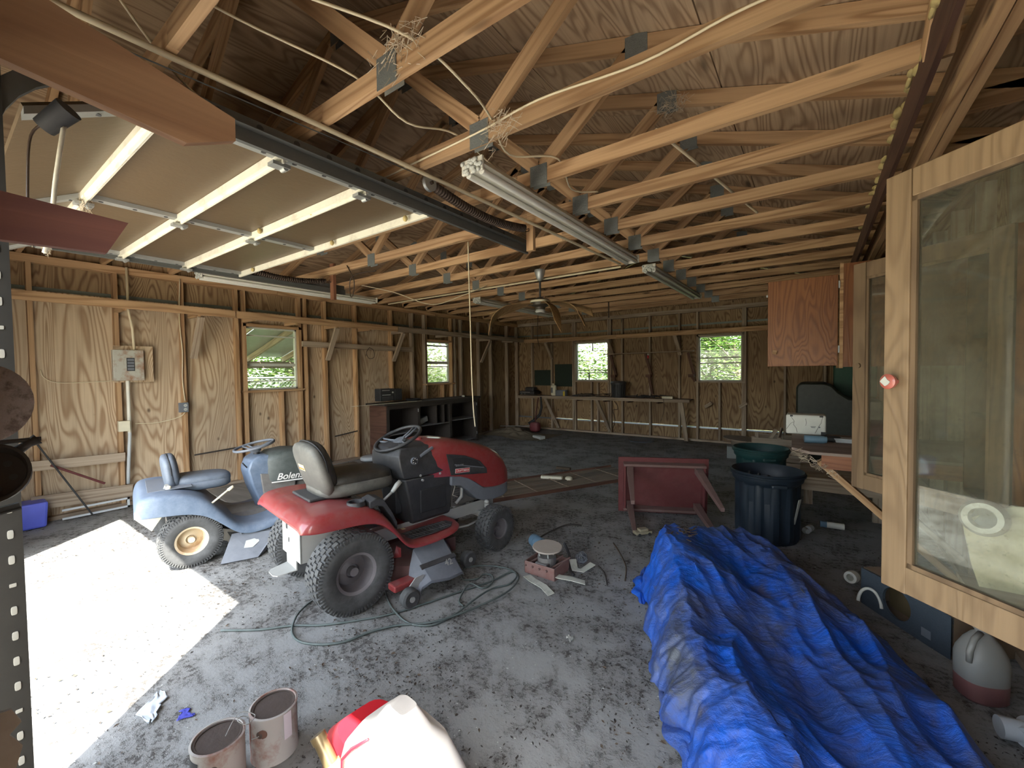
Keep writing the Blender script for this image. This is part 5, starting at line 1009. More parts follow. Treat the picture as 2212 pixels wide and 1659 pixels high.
def tarp_pt(u, t):
    a = lerp_(Lp, t); b = lerp_(Rp, t); H = lerp_(HT, t)
    # flanks overshoot a little and drop to the floor
    p = a.lerp(b, u); e = min(u, 1 - u)
    prof = min(1, (u / .16)) if u < .5 else min(1, (1 - u) / .12)
    prof = prof ** .6; slope = 1.0 - .38 * u if u > .3 else .886
    z = H * prof * slope
    q = Vector((p.x, p.y, 0))
    r1 = 1 - abs(MN.noise(Vector((p.x * 2.2 + p.y * 1.0, p.y * 1.1 - p.x * .6, 1.3)))) * 2
    r2 = 1 - abs(MN.noise(Vector((p.x * 6.5 + p.y * 3.6, p.y * 2.6 - p.x * 1.8, 5.1)) + .35 * MN.noise_vector(q * 3))) * 2
    r3 = 1 - abs(MN.noise(Vector((p.x * 15, p.y * 11, 9.0)) + .5 * MN.noise_vector(q * 7))) * 2
    r4 = MN.noise(q * 38)
    w = min(1, prof * 1.3)
    cdir = MN.noise(Vector(((p.x + p.y * .35) * 5.5, (p.y - p.x) * 1.3, 3.7))); r5 = 1 - abs(cdir) * 3.2
    z += w * (.060 * (r1 - .6) + .024 * (r2 - .6) + .005 * (r3 - .5) + .0012 * r4 + .024 * max(r5, -.6))
    z -= .06 * w * math.exp(-((u - .62 + .25 * t) / .12) ** 2)
    side_ = .02 * MN.noise(Vector((t * 26, z * 9, 2))) + .012 * MN.noise(Vector((t * 60, z * 20, 7)))
    if u < .25: p = p - (b - a).normalized() * (side_ + .03 * math.sin(t * 43) * (1 - u * 4) * .6)
    return (p.x, p.y, max(z, .004 + .012 * abs(r3)))
tp = obj('blue_tarp', MB().grid(tarp_pt, 190, 330), TARPM, smooth='all', label='crumpled dirty blue tarp draped over a long heap in the foreground', cat='tarp')
# folded flaps at the left foot and the near left corner
def flap(pts, w, nm):
    m = MB(); n = 40
    def P(u, v):
        t = u * (len(pts) - 1); i = min(int(t), len(pts) - 2); a, b = Vector(pts[i]), Vector(pts[i + 1]); p = a.lerp(b, t - i)
        d = (b - a).normalized(); nn = Vector((-d.y, d.x, 0)); h = MN.noise(p * 12 + Vector((0, 0, v * 2))) * .03
        return p + nn * (v - .5) * w * (1 + .3 * math.sin(u * 21)) * min(1, .15 + 3 * min(u, 1 - u)) + Vector((0, 0, .008 + .05 * math.sin(PI * v) * (.6 + .4 * math.sin(u * 17)) * min(1, 3 * min(u, 1 - u)) + abs(h)))
    m.grid(P, n, 14); return obj(nm, m, TARPM, tp, smooth='all')
flap([(-.58, 2.00, 0), (-.50, 1.86, 0), (-.42, 1.74, 0), (-.34, 1.62, 0), (-.26, 1.52, 0), (-.15, 1.36, 0)], .12, 'folded_edge')
flap([(-1.02, 3.12, 0), (-.96, 2.82, 0), (-.88, 2.62, 0)], .10, 'folded_edge')
gr = tarp_pt(.36, .085); obj('grommet', MB().lathe([(.008, .006), (.014, .008), (.017, .004), (.014, .0)], (gr[0], gr[1], gr[2] + .004), (-.2, -.5, 1), 20), GALV, tp, smooth=True)
m = MB(); rt = random.Random(4)
for k in range(34):
    g0 = tarp_pt(.30 + rt.gauss(0, .05), .16 + rt.gauss(0, .02)); p = Vector(g0) + Vector((0, 0, .006)); m.tube([p, p + Vector((rt.uniform(-.04, .04), rt.uniform(-.04, .04), .006))], .004, 4)
obj('dead_grass', m, DIRTB, tp, kind='stuff')
lf = tarp_pt(.72, .40); obj('dead_leaf', MB().prism([(lf[0], lf[1], lf[2] + .008), (lf[0] + .012, lf[1] - .03, lf[2] + .012), (lf[0] + .03, lf[1] - .07, lf[2] + .006), (lf[0] + .008, lf[1] - .035, lf[2] + .01)], (0, 0, .002)), DIRT, label='small dark leaf lying on the blue tarp', cat='leaf')

# ================================================================ SPEAKER BOX, JUG, PIPES
sk = empty('speaker_box', (.41, 3.215, 0), -53.3, label='blue-grey carpeted speaker box with a round empty hole behind the tarp', cat='speaker box')
R_, r_in, n_ = .085, .085, 32; fz, fx = .23, .27; cx_, cz_ = -.03, .125; m = MB()
outer = []; inner = []
for k in range(n_):
    t = k * 2 * PI / n_; d = max(abs(math.cos(t)) / fx, abs(math.sin(t)) / (fz / 2)); outer.append((math.cos(t) / d * 1.0, 0, fz / 2 + math.sin(t) / d)); inner.append((cx_ + .088 * math.cos(t), 0, cz_ + .088 * math.sin(t)))
m.loft([[(x, .0, z) for x, y, z in outer], [(x, 0, z) for x, y, z in inner], [(x, .016, z) for x, y, z in inner], [(x, .016, z) for x, y, z in outer]], False)
obj('front_baffle', m, CARPET, sk); m = MB()
m.b2((-.27, .016, 0), (.27, .36, .015)); m.b2((-.27, .016, .215), (.27, .36, .23)); m.b2((-.27, .345, .015), (.27, .36, .215)); m.b2((-.27, .016, .015), (-.255, .345, .215)); m.b2((.255, .016, .015), (.27, .345, .215))
obj('box_shell', m, plain('raw_particle_board', (.22, .15, .09), .9, 0, .2), sk); obj('inner_board', MB().b2((-.2, .12, .016), (.2, .135, .214)), plain('inner_board_brown', (.10, .07, .03), .9), sk)
obj('grille_mark', MB().b2((.12, -.003, .04), (.17, .0, .085)), GREYP, sk)
jg = empty('plastic_jug', (.62, 2.745, 0), 25, label='cloudy white plastic jug with pink liquid in its lower part', cat='jug')
E1 = lambda r, z, s=1: [(r * .86 * math.copysign(abs(math.cos(t)) ** .75, math.cos(t)), r * .74 * math.copysign(abs(math.sin(t)) ** .75, math.sin(t)), z) for t in [k * 2 * PI / 28 for k in range(28)]]
obj('liquid_part', MB().loft([E1(.085, .0), E1(.098, .012), E1(.10, .09)]), JUGP, jg, smooth=True); obj('body', MB().loft([E1(.1002, .09), E1(.101, .18), E1(.094, .21), E1(.070, .255), E1(.040, .29), E1(.026, .30), E1(.024, .315)]), JUGM, jg, smooth=True)
obj('cap', MB().cyl((0, 0, .312), (0, 0, .335), .029, n=20), JUGM, jg); obj('handle', MB().tube([(-.015, -.015, .30), (-.055, -.035, .28), (-.078, -.045, .23), (-.075, -.04, .18)], .012, 8), JUGM, jg, smooth='all')
pt = empty('pipe_tee', (.70, 2.50, .045), label='white plastic pipe tee at the lower right edge near the jug', cat='pipe fitting')
obj('run', MB().lathe([(.028, -.05), (.04, -.05), (.04, .05), (.028, .05), (.028, -.05)], (0, 0, 0), (.3, .9, 0), 24), PVCG, pt, smooth=True); obj('branch', MB().lathe([(.028, .02), (.04, .02), (.04, .09), (.028, .09)], (0, 0, 0), (-.9, -.2, .0), 24), PVCG, pt, smooth=True)
pc = obj('pipe_coupling', MB().lathe([(.022, -.03), (.038, -.03), (.042, .0), (.038, .03), (.022, .03), (.022, -.03)], (.22, 3.72, .04), (-.4, -.9, .1), 24), PVC, smooth=True, label='white pipe coupling on the floor beside the speaker box', cat='pipe fitting')
obj('white_hoop', MB().tube([(.28 + .055 * math.cos(t), 3.30 + .05 * math.sin(t), .05 + .085 * math.sin(t)) for t in [k * .2 for k in range(0, 16)]], .009, 8), PVC, smooth='all', label='curved white hose end between the tarp and the speaker box', cat='hose')
tb = empty('caulk_tube', (.14, 4.88, .03), label='white and blue caulk tube lying under the counter', cat='tube'); obj('white_part', MB().cyl((-.04, 0, 0), (.09, .01, 0), .028, n=16), PVC, tb, smooth=True); obj('blue_part', MB().cyl((-.09, -.004, 0), (-.04, 0, 0), .0285, n=16), PIPEB, tb, smooth=True)
vv = obj('small_valve', MB().cyl((-.06, 4.60, .03), (-.04, 4.56, .035), .028, .02, n=14).cyl((-.04, 4.64, .03), (-.02, 4.70, .03), .03, n=12), GREYS, smooth=True, label='small grey plumbing valve on the floor by the black bin', cat='valve')

# ================================================================ BINS, BLOCK, SPOOL, PALLET
def bin_(name, c, rt, rb, h, mat, label, sticker=True):
    b = empty(name, (*c, 0), label=label, cat='bin'); m = MB(); n = 72; rings = []
    for z, r, a in ((0, rb, 0), (.02, rb + .008, .004), (.05, rb + .012, .010), (h * .80, rt - .04, .010), (h * .84, rt - .03, 0), (h * .87, rt - .012, 0), (h * .93, rt - .006, 0)):
        rings.append([((r + a * (1 if (k // 3) % 2 else -1)) * math.cos(2 * PI * k / n), (r + a * (1 if (k // 3) % 2 else -1)) * math.sin(2 * PI * k / n), z) for k in range(n)])
    for z, r in ((h * .94, rt + .006), (h * .965, rt + .010), (h * .97, rt - .002), (h * .99, rt + .002), (h, rt - .006), (h * .985, rt - .016), (h * .8, rt - .045), (.03, rb - .01)):
        rings.append([(r * math.cos(2 * PI * k / n), r * math.sin(2 * PI * k / n), z) for k in range(n)])
    m.loft(rings, True); obj('tub', m, mat, b, smooth=True)
    if sticker: obj('sticker', MB().grid(lambda u, v: ((rt - .005 - .05 * (1 - v)) * math.cos(-.55 + u * .14), (rt - .005 - .05 * (1 - v)) * math.sin(-.55 + u * .14), .16 + v * .24), 4, 2), PAPER, b, thick=.002)
    for a in (2.0, 5.1): obj('side_handle', MB().box((math.cos(a) * (rt + .008), math.sin(a) * (rt + .008), h * .86), (.03, .12, .03), Matrix.Rotation(a, 3, 'Z')), mat, b, bev=.01)
    return b
b1_ = bin_('trash_bin', (-.34, 4.35), .285, .232, .60, BINB, 'near dusty black-blue trash bin without a lid, white torn sticker')
for k in range(5): board('scrap_stick', (-.2 + .06 * k, -.12 + .03 * k, .05), (-.15 + .08 * k, .16 - .04 * k, .53), .03, .015, BLKP, b1_)
b2_ = bin_('trash_bin', (-.47, 5.24), .265, .22, .65, BING, 'dark green trash bin standing behind the black-blue one', False)
ck = empty('concrete_block', (-1.08, 7.9, 0), 8, label='grey concrete block on the floor behind the green bin', cat='block')
obj('block', MB().b2((-.12, -.09, 0), (.10, .10, .20)), CONC, ck, bev=.006)
spx = empty('cable_spool', (-1.02, 8.18, 0), label='cardboard drum with a round board top behind the grey block', cat='spool')
obj('drum', MB().lathe([(.001, 0), (.16, .0), (.16, .26), (.001, .26)], n=24), plain('tan_cardboard', (.22, .17, .12), .9, 0, .3), spx, smooth=True); obj('round_top', MB().lathe([(.001, .262), (.30, .275), (.30, .295), (.001, .285)], (0, 0, 0), (.06, 0, 1), n=28), LUMD, spx, smooth=True)
pl = empty('wood_crate', (-.42, 7.4, 0), label='rough board crate against the right side, behind the bins', cat='crate')
for k in range(4): board('slat', (-.34, -.1, .06 + k * .115), (.34, -.1, .06 + k * .115), .095, .02, LUMD, pl)
for k in range(4): board('slat', (-.34, .4, .06 + k * .115), (.34, .4, .06 + k * .115), .095, .02, LUMD, pl)
for x in (-.33, .0, .33): board('post', (x, -.08, 0), (x, -.08, .47), .05, .04, LUMD, pl, up=(1, 0, 0)); board('post', (x, .38, 0), (x, .38, .47), .05, .04, LUMD, pl, up=(1, 0, 0))
for a, b in (((-.2, .1, .30), (-.05, .15, .56)), ((-.05, .05, .30), (.02, .2, .58))): board('loose_board', a, b, .05, .02, LUMD, pl)

# ================================================================ RED TABLE ON ITS SIDE
tt = empty('red_table', (-1.69, 4.27, 0), 24.3, label='small dull red table tipped on its edge with four tapered legs toward us', cat='table')
tl = -8
def T(x, y, z):   # x along the top, y out of the underside (negative), z up the tilted top
    v = rx(8) @ Vector((x, y, z)); return v + Vector((0, 0, .0))
def Tbox(a, b): m = MB(); c = [(a[i] + b[i]) / 2 for i in range(3)]; return m.box(T(*c), [abs(b[i] - a[i]) for i in range(3)], rx(8))
obj('table_top', Tbox((0, 0, .0), (.88, .02, .60)), REDT, tt, bev=.003)
for a, b in (((.05, -.085, .53), (.84, -.065, .555)), ((.05, -.085, .05), (.84, -.065, .075))): obj('apron', Tbox((a[0], -.085, a[2]), (b[0], 0, b[2])), REDW, tt, bev=.002)
for x in (.05, .815): obj('apron', Tbox((x, -.085, .075), (x + .022, 0, .53)), REDT, tt, bev=.002)
def leg(x, z, dx, dz, L=.62):
    m = MB(); c0 = T(x, -.02, z); c1 = T(x + dx, -.02 - L, z + dz); s0, s1 = .034, .017
    c1.z = max(c1.z, s1 + .002)
    m.loft([[c + Vector((sx * s, 0, sz * s)) for sx, sz in ((-1, -1), (1, -1), (1, 1), (-1, 1))] for c, s in ((c0, s0), (c1, s1))]); return obj('leg', m, REDW, tt, bev=.003)
leg(.115, .49, -.02, -.09); leg(.775, .49, .07, -.12); leg(.115, .10, .0, -.15); leg(.775, .10, .04, -.15)
# ================================================================ FLOOR PIECES
fd = empty('fallen_door_panel', (-2.95, 4.55, 0), 62, label='flat brown slatted door section lying on the floor past the red mower', cat='panel')
for k, y in enumerate((-.28, -.17, -.06, .06, .17, .28)): obj('slat', MB().b2((-1.75, y - .05, .004 + .004 * (k % 2)), (1.55, y + .05, .022 + .004 * (k % 2))), BRWN, fd)
for x in (-1.5, -1.0, -.55, -.1, .35, .8, 1.25): obj('cross_strip', MB().b2((x - .006, -.33, .026), (x + .006, .33, .032)), LUMD, fd)
obj('edge_angle', MB().b2((-1.75, .33, 0), (1.55, .35, .05)).b2((-1.75, -.35, 0), (1.55, -.33, .04)), LUMK, fd)
def fsheet(pts, z, mat, label): return obj('loose_sheet', MB().prism([(x, y, z) for x, y in pts], (0, 0, .012)), mat, label=label, cat='board')
fsheet([(-6.40, 2.1), (-5.25, 2.0), (-4.75, 2.9), (-6.3, 3.3)], .004, DRYB, 'large grey weathered sheet on the floor behind the blue mower')
fsheet([(-6.35, 3.4), (-5.2, 3.2), (-5.1, 3.9), (-6.3, 4.2)], .004, BRWN, 'brown sheet on the floor between the blue mower and the base cabinet')
fsheet([(-5.95, 4.15), (-5.30, 3.85), (-4.95, 4.5), (-5.65, 4.75)], .02, plain('grey_tile_sheet', (.16, .16, .165), .8, 0, .3), 'square grey sheet lying before the black base cabinet')
fsheet([(-5.3, 3.1), (-4.2, 3.0), (-3.8, 3.8), (-5.0, 3.85)], .004, BRWN, 'brown sheet behind the red mower seat')
obj('white_bag', MB().sup((-6.12, 4.42, .06), (.14, .20, .05), .7, .8), PVCG, smooth='all', label='crumpled white plastic bag beside the black base cabinet', cat='bag')
obj('green_ball', MB().sup((-5.55, 4.36, .06), (.055, .055, .035), 1, 1), plain('bright_green_plastic', (.10, .42, .10), .5), smooth='all', label='small bright green plastic lump on the floor before the cabinet', cat='ball')
rd4 = random.Random(12)
for i, (x, y, l) in enumerate([(-5.9, 3.6, 'near'), (-5.5, 2.9, 'middle'), (-4.9, 3.4, 'far')]): board('scrap_board', (x, y, .035), (x + .55, y + rd4.uniform(-.3, .3), .035), .03, .09, LUMD, label='weathered scrap board on the sheets behind the mowers, %s one' % l, cat='board')
# broken electric motor heap in the middle of the floor
mt = empty('broken_fan_base', (-1.62, 2.68, 0), label='rusty square fan base with a round pale plate on top', cat='motor')
obj('round_plate', MB().lathe([(.001, .20), (.105, .20), (.11, .206), (.105, .212), (.001, .212)], (.02, -.03, 0), (.05, -.06, 1), 34), plain('dusty_tan_plate', (.36, .31, .26), .6, 0, .4), mt, smooth=True)
mm = MB(); mm.b2((-.13, -.11, 0), (-.12, .11, .09)); mm.b2((.12, -.11, 0), (.13, .11, .09)); mm.b2((-.13, .10, 0), (.13, .11, .09)); mm.b2((-.13, -.11, 0), (.13, -.10, .09)); obj('rusty_tray', mm, plain('dull_red_rust', (.17, .07, .055), .8, 0, .5), mt, bev=.004)
obj('motor_core', MB().cyl((0, 0, .02), (0, 0, .12), .07, n=18).b2((-.05, -.09, .05), (.05, .09, .09)), ENG, mt, bev=.004)
for a in (.8, 2.4, 3.9, 5.5): obj('plate_post', MB().cyl((.05 * math.cos(a), .05 * math.sin(a), .10), (.06 * math.cos(a), .06 * math.sin(a) - .02, .20), .006), GREYS, mt)
for k in range(4): obj('strut', MB().cyl((-.12 + .06 * k, -.12, .06), (-.04 + .06 * k, .10, .10), .008), REDW, mt)
obj('filter_can', MB().cyl((-1.96, 3.02, .05), (-1.84, 2.97, .05), .05, n=18).lathe([(.053, -.01), (.055, 0), (.053, .01)], (-1.92, 3.0, .05), (.12, -.05, 0), 18), PIPEB, smooth=True, label='blue metal filter can lying behind the round pale plate', cat='can')
def blade(pts, label):
    m = MB(); P = [Vector(p) for p in pts]; rings = []
    for i, p in enumerate(P):
        d = (P[min(i + 1, len(P) - 1)] - P[max(i - 1, 0)]).normalized(); n_ = Vector((-d.y, d.x, 0)).normalized(); rings.append([p - n_ * .028, p + n_ * .028, p + n_ * .028 + Vector((0, 0, .004)), p - n_ * .028 + Vector((0, 0, .004))])
    return obj('bent_strip', m.loft(rings), plain('white_green_strip', (.55, .58, .50), .5, 0, .3, stain=(.12, .16, .12), st_amt=.5), smooth=True, label=label, cat='strip')
blade([(-1.68, 2.50, .02), (-1.60, 2.45, .03), (-1.50, 2.43, .025), (-1.42, 2.40, .004)], 'bent pale strip nearest the camera in front of the rusty fan base')
blade([(-1.55, 2.62, .02), (-1.47, 2.60, .03), (-1.38, 2.62, .03), (-1.30, 2.66, .01)], 'bent pale strip lying right of the rusty fan base')
blade([(-1.50, 2.86, .05), (-1.45, 2.80, .01), (-1.40, 2.82, .005), (-1.36, 2.92, .03)], 'upturned pale strip beside the wire ball')
m = MB(); rw = random.Random(2)
for k in range(14):
    ax_ = Vector((rw.gauss(0, 1), rw.gauss(0, 1), rw.gauss(0, 1))).normalized(); u = ax_.orthogonal().normalized(); v = ax_.cross(u); r = rw.uniform(.03, .048)
    m.tube([Vector((-1.46, 2.93, .05)) + (u * math.cos(t) + v * math.sin(t)) * r for t in [q * .5 for q in range(13)]], .003, 4)
obj('wire_ball', m, GREYP, smooth='all', label='tangled grey wire ball on the floor by the pale strips', cat='wire')
cable('twig', [(-1.98, 3.10, .02), (-1.95, 3.35, .03), (-1.90, 3.55, .03), (-1.80, 3.62, .02)], .008, DIRT, 'long dark twig behind the blue filter can', 'twig')
cable('twig', [(-1.40, 3.42, .01), (-1.28, 3.25, .02), (-1.15, 3.05, .015), (-1.08, 2.85, .01)], .006, DIRTB, 'long thin twig on the floor left of the tarp', 'twig')
cable('twig', [(-1.33, 2.95, .01), (-1.24, 2.86, .012), (-1.16, 2.72, .01)], .006, DIRT, 'short dark twig right of the wire ball', 'twig')
cable('bent_hose', [(-1.62, 2.95, .12), (-1.55, 2.90, .06), (-1.52, 2.84, .02), (-1.48, 2.78, .01), (-1.42, 2.72, .01)], .010, BLACK, 'black bent hose strip behind the rusty fan base', 'hose')
tc = empty('toy_car', (-1.26, 3.76, 0), 50, label='small dusty tan toy car near the red table leg', cat='toy car')
obj('body', MB().b2((-.08, -.035, .015), (.08, .035, .04)).b2((-.04, -.03, .04), (.045, .03, .062)), plain('dusty_tan_paint', (.30, .26, .16), .5, 0, .4), tc, bev=.006)
for x in (-.05, .05):
    for y in (-.035, .035): obj('wheel', MB().cyl((x, y - .004, .015), (x, y + .004, .015), .015), BLACK, tc)
ec = cable('power_cable', [(-2.81, .97, .01), (-2.63, 1.10, .01), (-2.51, 1.23, .01), (-2.36, 1.34, .01), (-2.22, 1.5, .01), (-2.11, 1.66, .01), (-2.02, 1.88, .01), (-1.94, 2.1, .01), (-1.86, 2.31, .01), (-1.82, 2.51, .01), (-1.72, 2.45, .01), (-1.67, 2.22, .02), (-1.76, 1.9, .012), (-1.85, 1.72, .01), (-1.99, 1.59, .01), (-2.07, 1.46, .01), (-2.11, 1.33, .01), (-2.19, 1.24, .01), (-2.32, 1.18, .01), (-2.45, 1.2, .01), (-2.57, 1.29, .02), (-2.66, 1.41, .01), (-2.73, 1.60, .01), (-2.85, 1.8, .01)], .0065, CORDG, 'dusty green extension cord looped on the floor by the near rear wheel', 'cord')
cable('power_cable', [(-2.38, 1.80, .01), (-2.28, 1.74, .012), (-2.13, 1.67, .02), (-1.96, 1.64, .01), (-1.83, 1.7, .01), (-1.79, 1.85, .01), (-1.79, 2.07, .02), (-1.79, 2.24, .01), (-1.73, 2.35, .01), (-1.75, 2.47, .02), (-1.88, 2.53, .01), (-2.04, 2.48, .01), (-2.15, 2.36, .01), (-2.05, 2.22, .01), (-1.97, 2.28, .01), (-1.97, 2.36, .01), (-1.91, 2.38, .01), (-1.84, 2.3, .01), (-1.85, 2.2, .01), (-1.95, 2.18, .02), (-1.88, 2.0, .01), (-1.81, 1.96, .01)], .006, CORDG, 'second green cord coiled in loops right of the mower deck', 'cord')
# scrap mat heap at the far left corner
sm_ = obj('scrap_mat', MB().grid(lambda u, v: (-6.35 + 1.6 * u, 7.55 + 1.0 * v + .1 * math.sin(u * 7), .01 + .16 * math.exp(-((u - .35) ** 2 + (v - .5) ** 2) * 9) * (1 + .5 * MN.noise(Vector((u * 9, v * 9, 0)))) + .02 * abs(MN.noise(Vector((u * 30, v * 20, 3))))), 50, 40), plain('tan_brown_matting', (.20, .16, .10), .95, 0, .2, bumpy=.5), smooth='all', label='crumpled tan matting heap on the floor in the far left corner', cat='mat')
obj('white_box', MB().box((-4.92, 7.85, .04), (.28, .14, .08), rz(-20)), PAPER, bev=.01, label='torn white carton on the floor in front of the back bench', cat='carton')
obj('floor_block', MB().box((-2.92, 4.98, .04), (.30, .07, .04), rz(20)), CREAM, bev=.01, label='pale yellow foam strip on the fallen brown panel', cat='foam strip')
obj('foam_crumb', MB().sup((-2.70, 5.06, .035), (.05, .04, .03), .8, .8), CREAM, smooth='all', label='small pale foam crumb beside the yellow foam strip', cat='foam')
obj('foam_crumb', MB().box((-3.05, 5.55, .04), (.22, .06, .03), rz(8)), DIRTB, label='thin brown scrap behind the fallen panel', cat='scrap')
def crumple(x, y, sx, sy, mat, label, cat, a=0, h=.02):
    M = rz(a)
    def P(u, v):
        p = M @ Vector(((u - .5) * sx * (1 + .15 * math.sin(v * 9)), (v - .5) * sy * (.25 + 1.1 * math.sin(PI * u)) * (1 + .2 * math.sin(u * 23)) + .012 * math.sin(u * 8), 0)); return (p.x + x, p.y + y, .004 + abs(MN.noise(Vector((u * 5, v * 5, x)))) * h)
    return obj('litter_scrap', MB().grid(P, 12, 8), mat, smooth='all', thick=.001, label=label, cat=cat)
crumple(-2.42, .56, .20, .06, plain('clear_wrapper', (.55, .62, .68), .3), 'crumpled clear plastic wrapper near the sunlit patch', 'wrapper', -25)
crumple(-2.25, .63, .08, .035, plain('blue_scrap', (.06, .07, .40), .6), 'small dark blue paper scrap near the paint cans', 'paper scrap', 10, .008)
crumple(-1.10, 2.06, .04, .03, PAPER, 'small crumpled white paper in the middle of the floor', 'paper scrap', 20)
# ================================================================ PAINT CANS AND FUEL CAN IN FRONT
def can(x, y, label, rot, wire=True):
    c = empty('paint_can', (x, y, 0), rot, label=label, cat='paint can'); r = .083
    obj('side', MB().lathe([(.001, 0), (r, 0), (r + .002, .004), (r, .01), (r, .178), (r + .003, .184), (r + .003, .188), (r - .004, .19), (r - .006, .186), (r - .010, .180)], n=40), CANW, c, smooth=True)
    obj('lid', MB().lathe([(.001, .179), (r - .012, .180), (r - .014, .186), (r - .008, .187), (r - .007, .183)], n=40), CANL, c, smooth=True)
    obj('paint_drip', MB().grid(lambda u, v: ((r + .0015) * math.cos(-2.2 + u * .9), (r + .0015) * math.sin(-2.2 + u * .9), .16 - v * (.06 + .05 * abs(math.sin(u * 14)))), 24, 4), BLACK if rot > 0 else plain('rust_band', (.20, .06, .03), .8), c, smooth='all')
    obj('bail_ear', MB().lathe([(.001, .004), (.012, .002), (.014, 0)], (r * math.cos(-.7), r * math.sin(-.7), .13), (math.cos(-.7), math.sin(-.7), 0), 16), CANL, c)
    if wire: obj('bail_wire', MB().tube([(r * math.cos(-.7 + k * .18) * (1.05 + .02 * k), r * math.sin(-.7 + k * .18) * (1.05 + .02 * k), .13 + .06 * math.sin(k * .17)) for k in range(-14, 1)], .0018, 5), GREYS, c, smooth='all')
    return c
can(-1.755, .585, 'nearest old paint can with dark drips down its side', 10)
c_ = can(-1.745, .775, 'second old paint can with rusty bottom and a round stain', -20)
obj('round_stain', MB().grid(lambda u, v: (.0855 * math.cos(-.55 + (u - .5) * .4 * math.sqrt(max(0, 1 - (2 * v - 1) ** 2))), .0855 * math.sin(-.55 + (u - .5) * .4 * math.sqrt(max(0, 1 - (2 * v - 1) ** 2))), .135 + (v - .5) * .035), 8, 8), plain('brown_round_stain', (.13, .07, .05), .8), c_)
obj('torn_label', MB().grid(lambda u, v: (.088 * math.cos(.3 + u * .35) + .012 * v, .088 * math.sin(.3 + u * .35), .185 - v * .09), 4, 4), plain('pale_lilac_paper', (.52, .48, .52), .8), c_, thick=.001)
cable('loose_wire', [(-1.73, .60, .19), (-1.77, .66, .215), (-1.73, .70, .20), (-1.70, .66, .205), (-1.73, .64, .22), (-1.77, .68, .19), (-1.70, .72, .17)], .0015, GREYS, 'thin curled wire between the two paint cans', 'wire', 5)
fcn = empty('fuel_can', (-1.06, .83, 0), -5, label='red fuel can with pale sunlit top and metal spout at the bottom edge', cat='fuel can')
RR = lambda cx, cy, hx, hy, z, e=.45: [(cx + hx * math.copysign(abs(math.cos(t)) ** e, math.cos(t)), cy + hy * math.copysign(abs(math.sin(t)) ** e, math.sin(t)), z) for t in [k * 2 * PI / 32 for k in range(32)]]
obj('body', MB().loft([RR(-.03, 0, .28, .11, 0), RR(-.03, 0, .30, .12, .02), RR(-.03, 0, .30, .12, .20), RR(-.025, 0, .285, .11, .26), RR(-.01, 0, .23, .10, .32)]), GASR, fcn, smooth=True)
obj('glare_shell', MB().loft([RR(.06, -.015, .235, .12, .02), RR(.06, -.015, .238, .125, .24), RR(.06, -.015, .20, .115, .34), RR(.055, -.01, .135, .09, .415), RR(.05, -.005, .09, .055, .435), RR(.04, .0, .05, .035, .475), RR(.045, 0, .035, .03, .485)]), GASW, fcn, smooth=True)  # pale shell over the red body paints in the sun glare
obj('side_crease', MB().tube([(.01, -.100, .425), (-.05, -.120, .375), (-.075, -.138, .34), (-.08, -.144, .20)], [.004, .006, .006, .003], 6), GASR, fcn, smooth='all')
obj('side_recess', MB().prism([(.15, -.146, .33), (.18, -.146, .26), (.165, -.146, .12), (.15, -.146, .10)], (0, .01, 0)), plain('tan_recess', (.42, .28, .20), .6), fcn)
spt = obj('spout', MB().cyl((-.15, -.13, .26), (-.205, -.15, .345), .022, .020, n=18).cyl((-.196, -.147, .332), (-.209, -.151, .350), .0235, n=18), plain('brass_spout', (.22, .17, .09), .35, .5), fcn, smooth=True)
obj('spout_collar', MB().cyl((-.125, -.125, .225), (-.158, -.135, .275), .031, .028, n=18), plain('green_collar', (.10, .45, .16), .4), spt); obj('spout_cap_ring', MB().cyl((-.11, -.12, .205), (-.128, -.125, .23), .038, n=18), GREYS, spt)
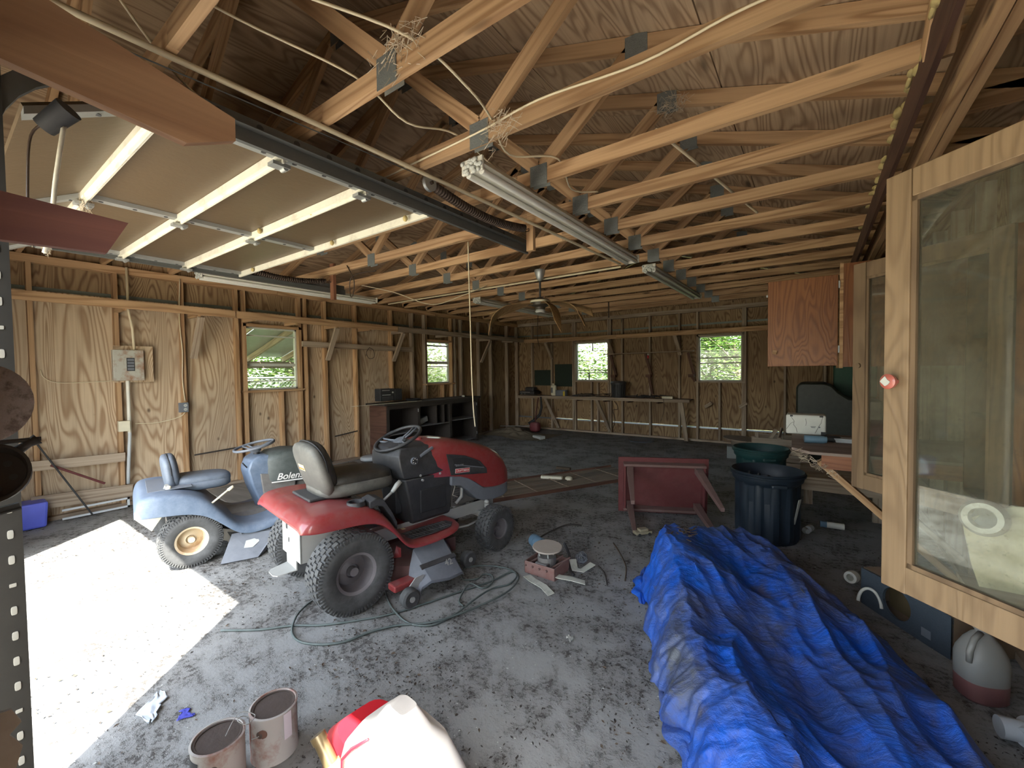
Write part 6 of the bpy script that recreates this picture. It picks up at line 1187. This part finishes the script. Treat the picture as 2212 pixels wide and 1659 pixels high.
# ================================================================ LITTER ON THE FLOOR
def litter(name, n, mat, smin, smax, seed, label, keep):
    rd = random.Random(seed); m = MB(); c = 0
    while c < n:
        x = rd.uniform(XL + .12, XR - .1); y = rd.uniform(.05, YB - .15) if rd.random() > .6 else rd.uniform(.2, 4.5)
        d = MN.noise(Vector((x * 1.1, y * 1.1, seed))) + .6 * MN.noise(Vector((x * 3.7, y * 3.7, seed + 4)))
        if d < keep + rd.uniform(-.12, .25): continue
        if -4.8 < x < -2.3 and y < 1.2 - (x + 4.8) * 0 and rd.random() < .7: continue
        s = rd.uniform(smin, smax); R = Matrix.Rotation(rd.random() * 6.28, 3, 'Z') @ Matrix.Rotation(rd.uniform(-.5, .5), 3, 'X'); k = rd.uniform(.15, .6)
        p = Vector((x, y, .004 + s * .15))
        m.add([R @ Vector(v) + p for v in ((-s, 0, 0), (0, -s * k, s * .2), (s, 0, 0), (0, s * k, s * .1))], [(0, 1, 2, 3)]); c += 1
    return obj(name, m, mat, kind='stuff', label=label)
litter('leaf_litter', 26000, DIRT, .003, .011, 3, 'dark leaf crumbs scattered over the concrete floor', -.02)
litter('leaf_litter', 2200, DIRTB, .005, .015, 11, 'brown leaf pieces scattered over the concrete floor', .12)
litter('pale_grit', 1400, PAPER, .003, .007, 8, 'pale paint flecks scattered over the concrete floor', .0)
# cobwebs on the nearest truss joints
def cobweb(p, n, r, seed, lab):
    rd = random.Random(seed); m = MB(); p = Vector(p)
    for k in range(n):
        a = p + Vector((rd.gauss(0, r), rd.gauss(0, .015), rd.gauss(0, r * .7))); m.tube([a, a + Vector((rd.uniform(-.04, .04), rd.uniform(-.02, .02), rd.uniform(-.04, .04))), a + Vector((rd.uniform(-.06, .06), rd.uniform(-.02, .02), rd.uniform(-.06, .06)))], .0013, 3)
    return obj('cobweb', m, WEB, kind='stuff', label=lab)
cobweb((-1.40, 1.19, 2.84), 90, .06, 1, 'dusty cobweb on the first big truss plate'); cobweb((-1.35, 1.80, 2.79), 70, .06, 2, 'dusty cobweb under the second truss plate by the strip light')
cobweb((-4.9, .60, 2.53), 50, .05, 3, 'cobweb strands on the raised garage door strut'); cobweb((-3.6, .60, 2.53), 50, .05, 4, 'cobweb strands at the middle hinge of the raised door')
cobweb((-.8, 3.01, 3.28), 60, .05, 6, 'cobweb on an upper truss plate')
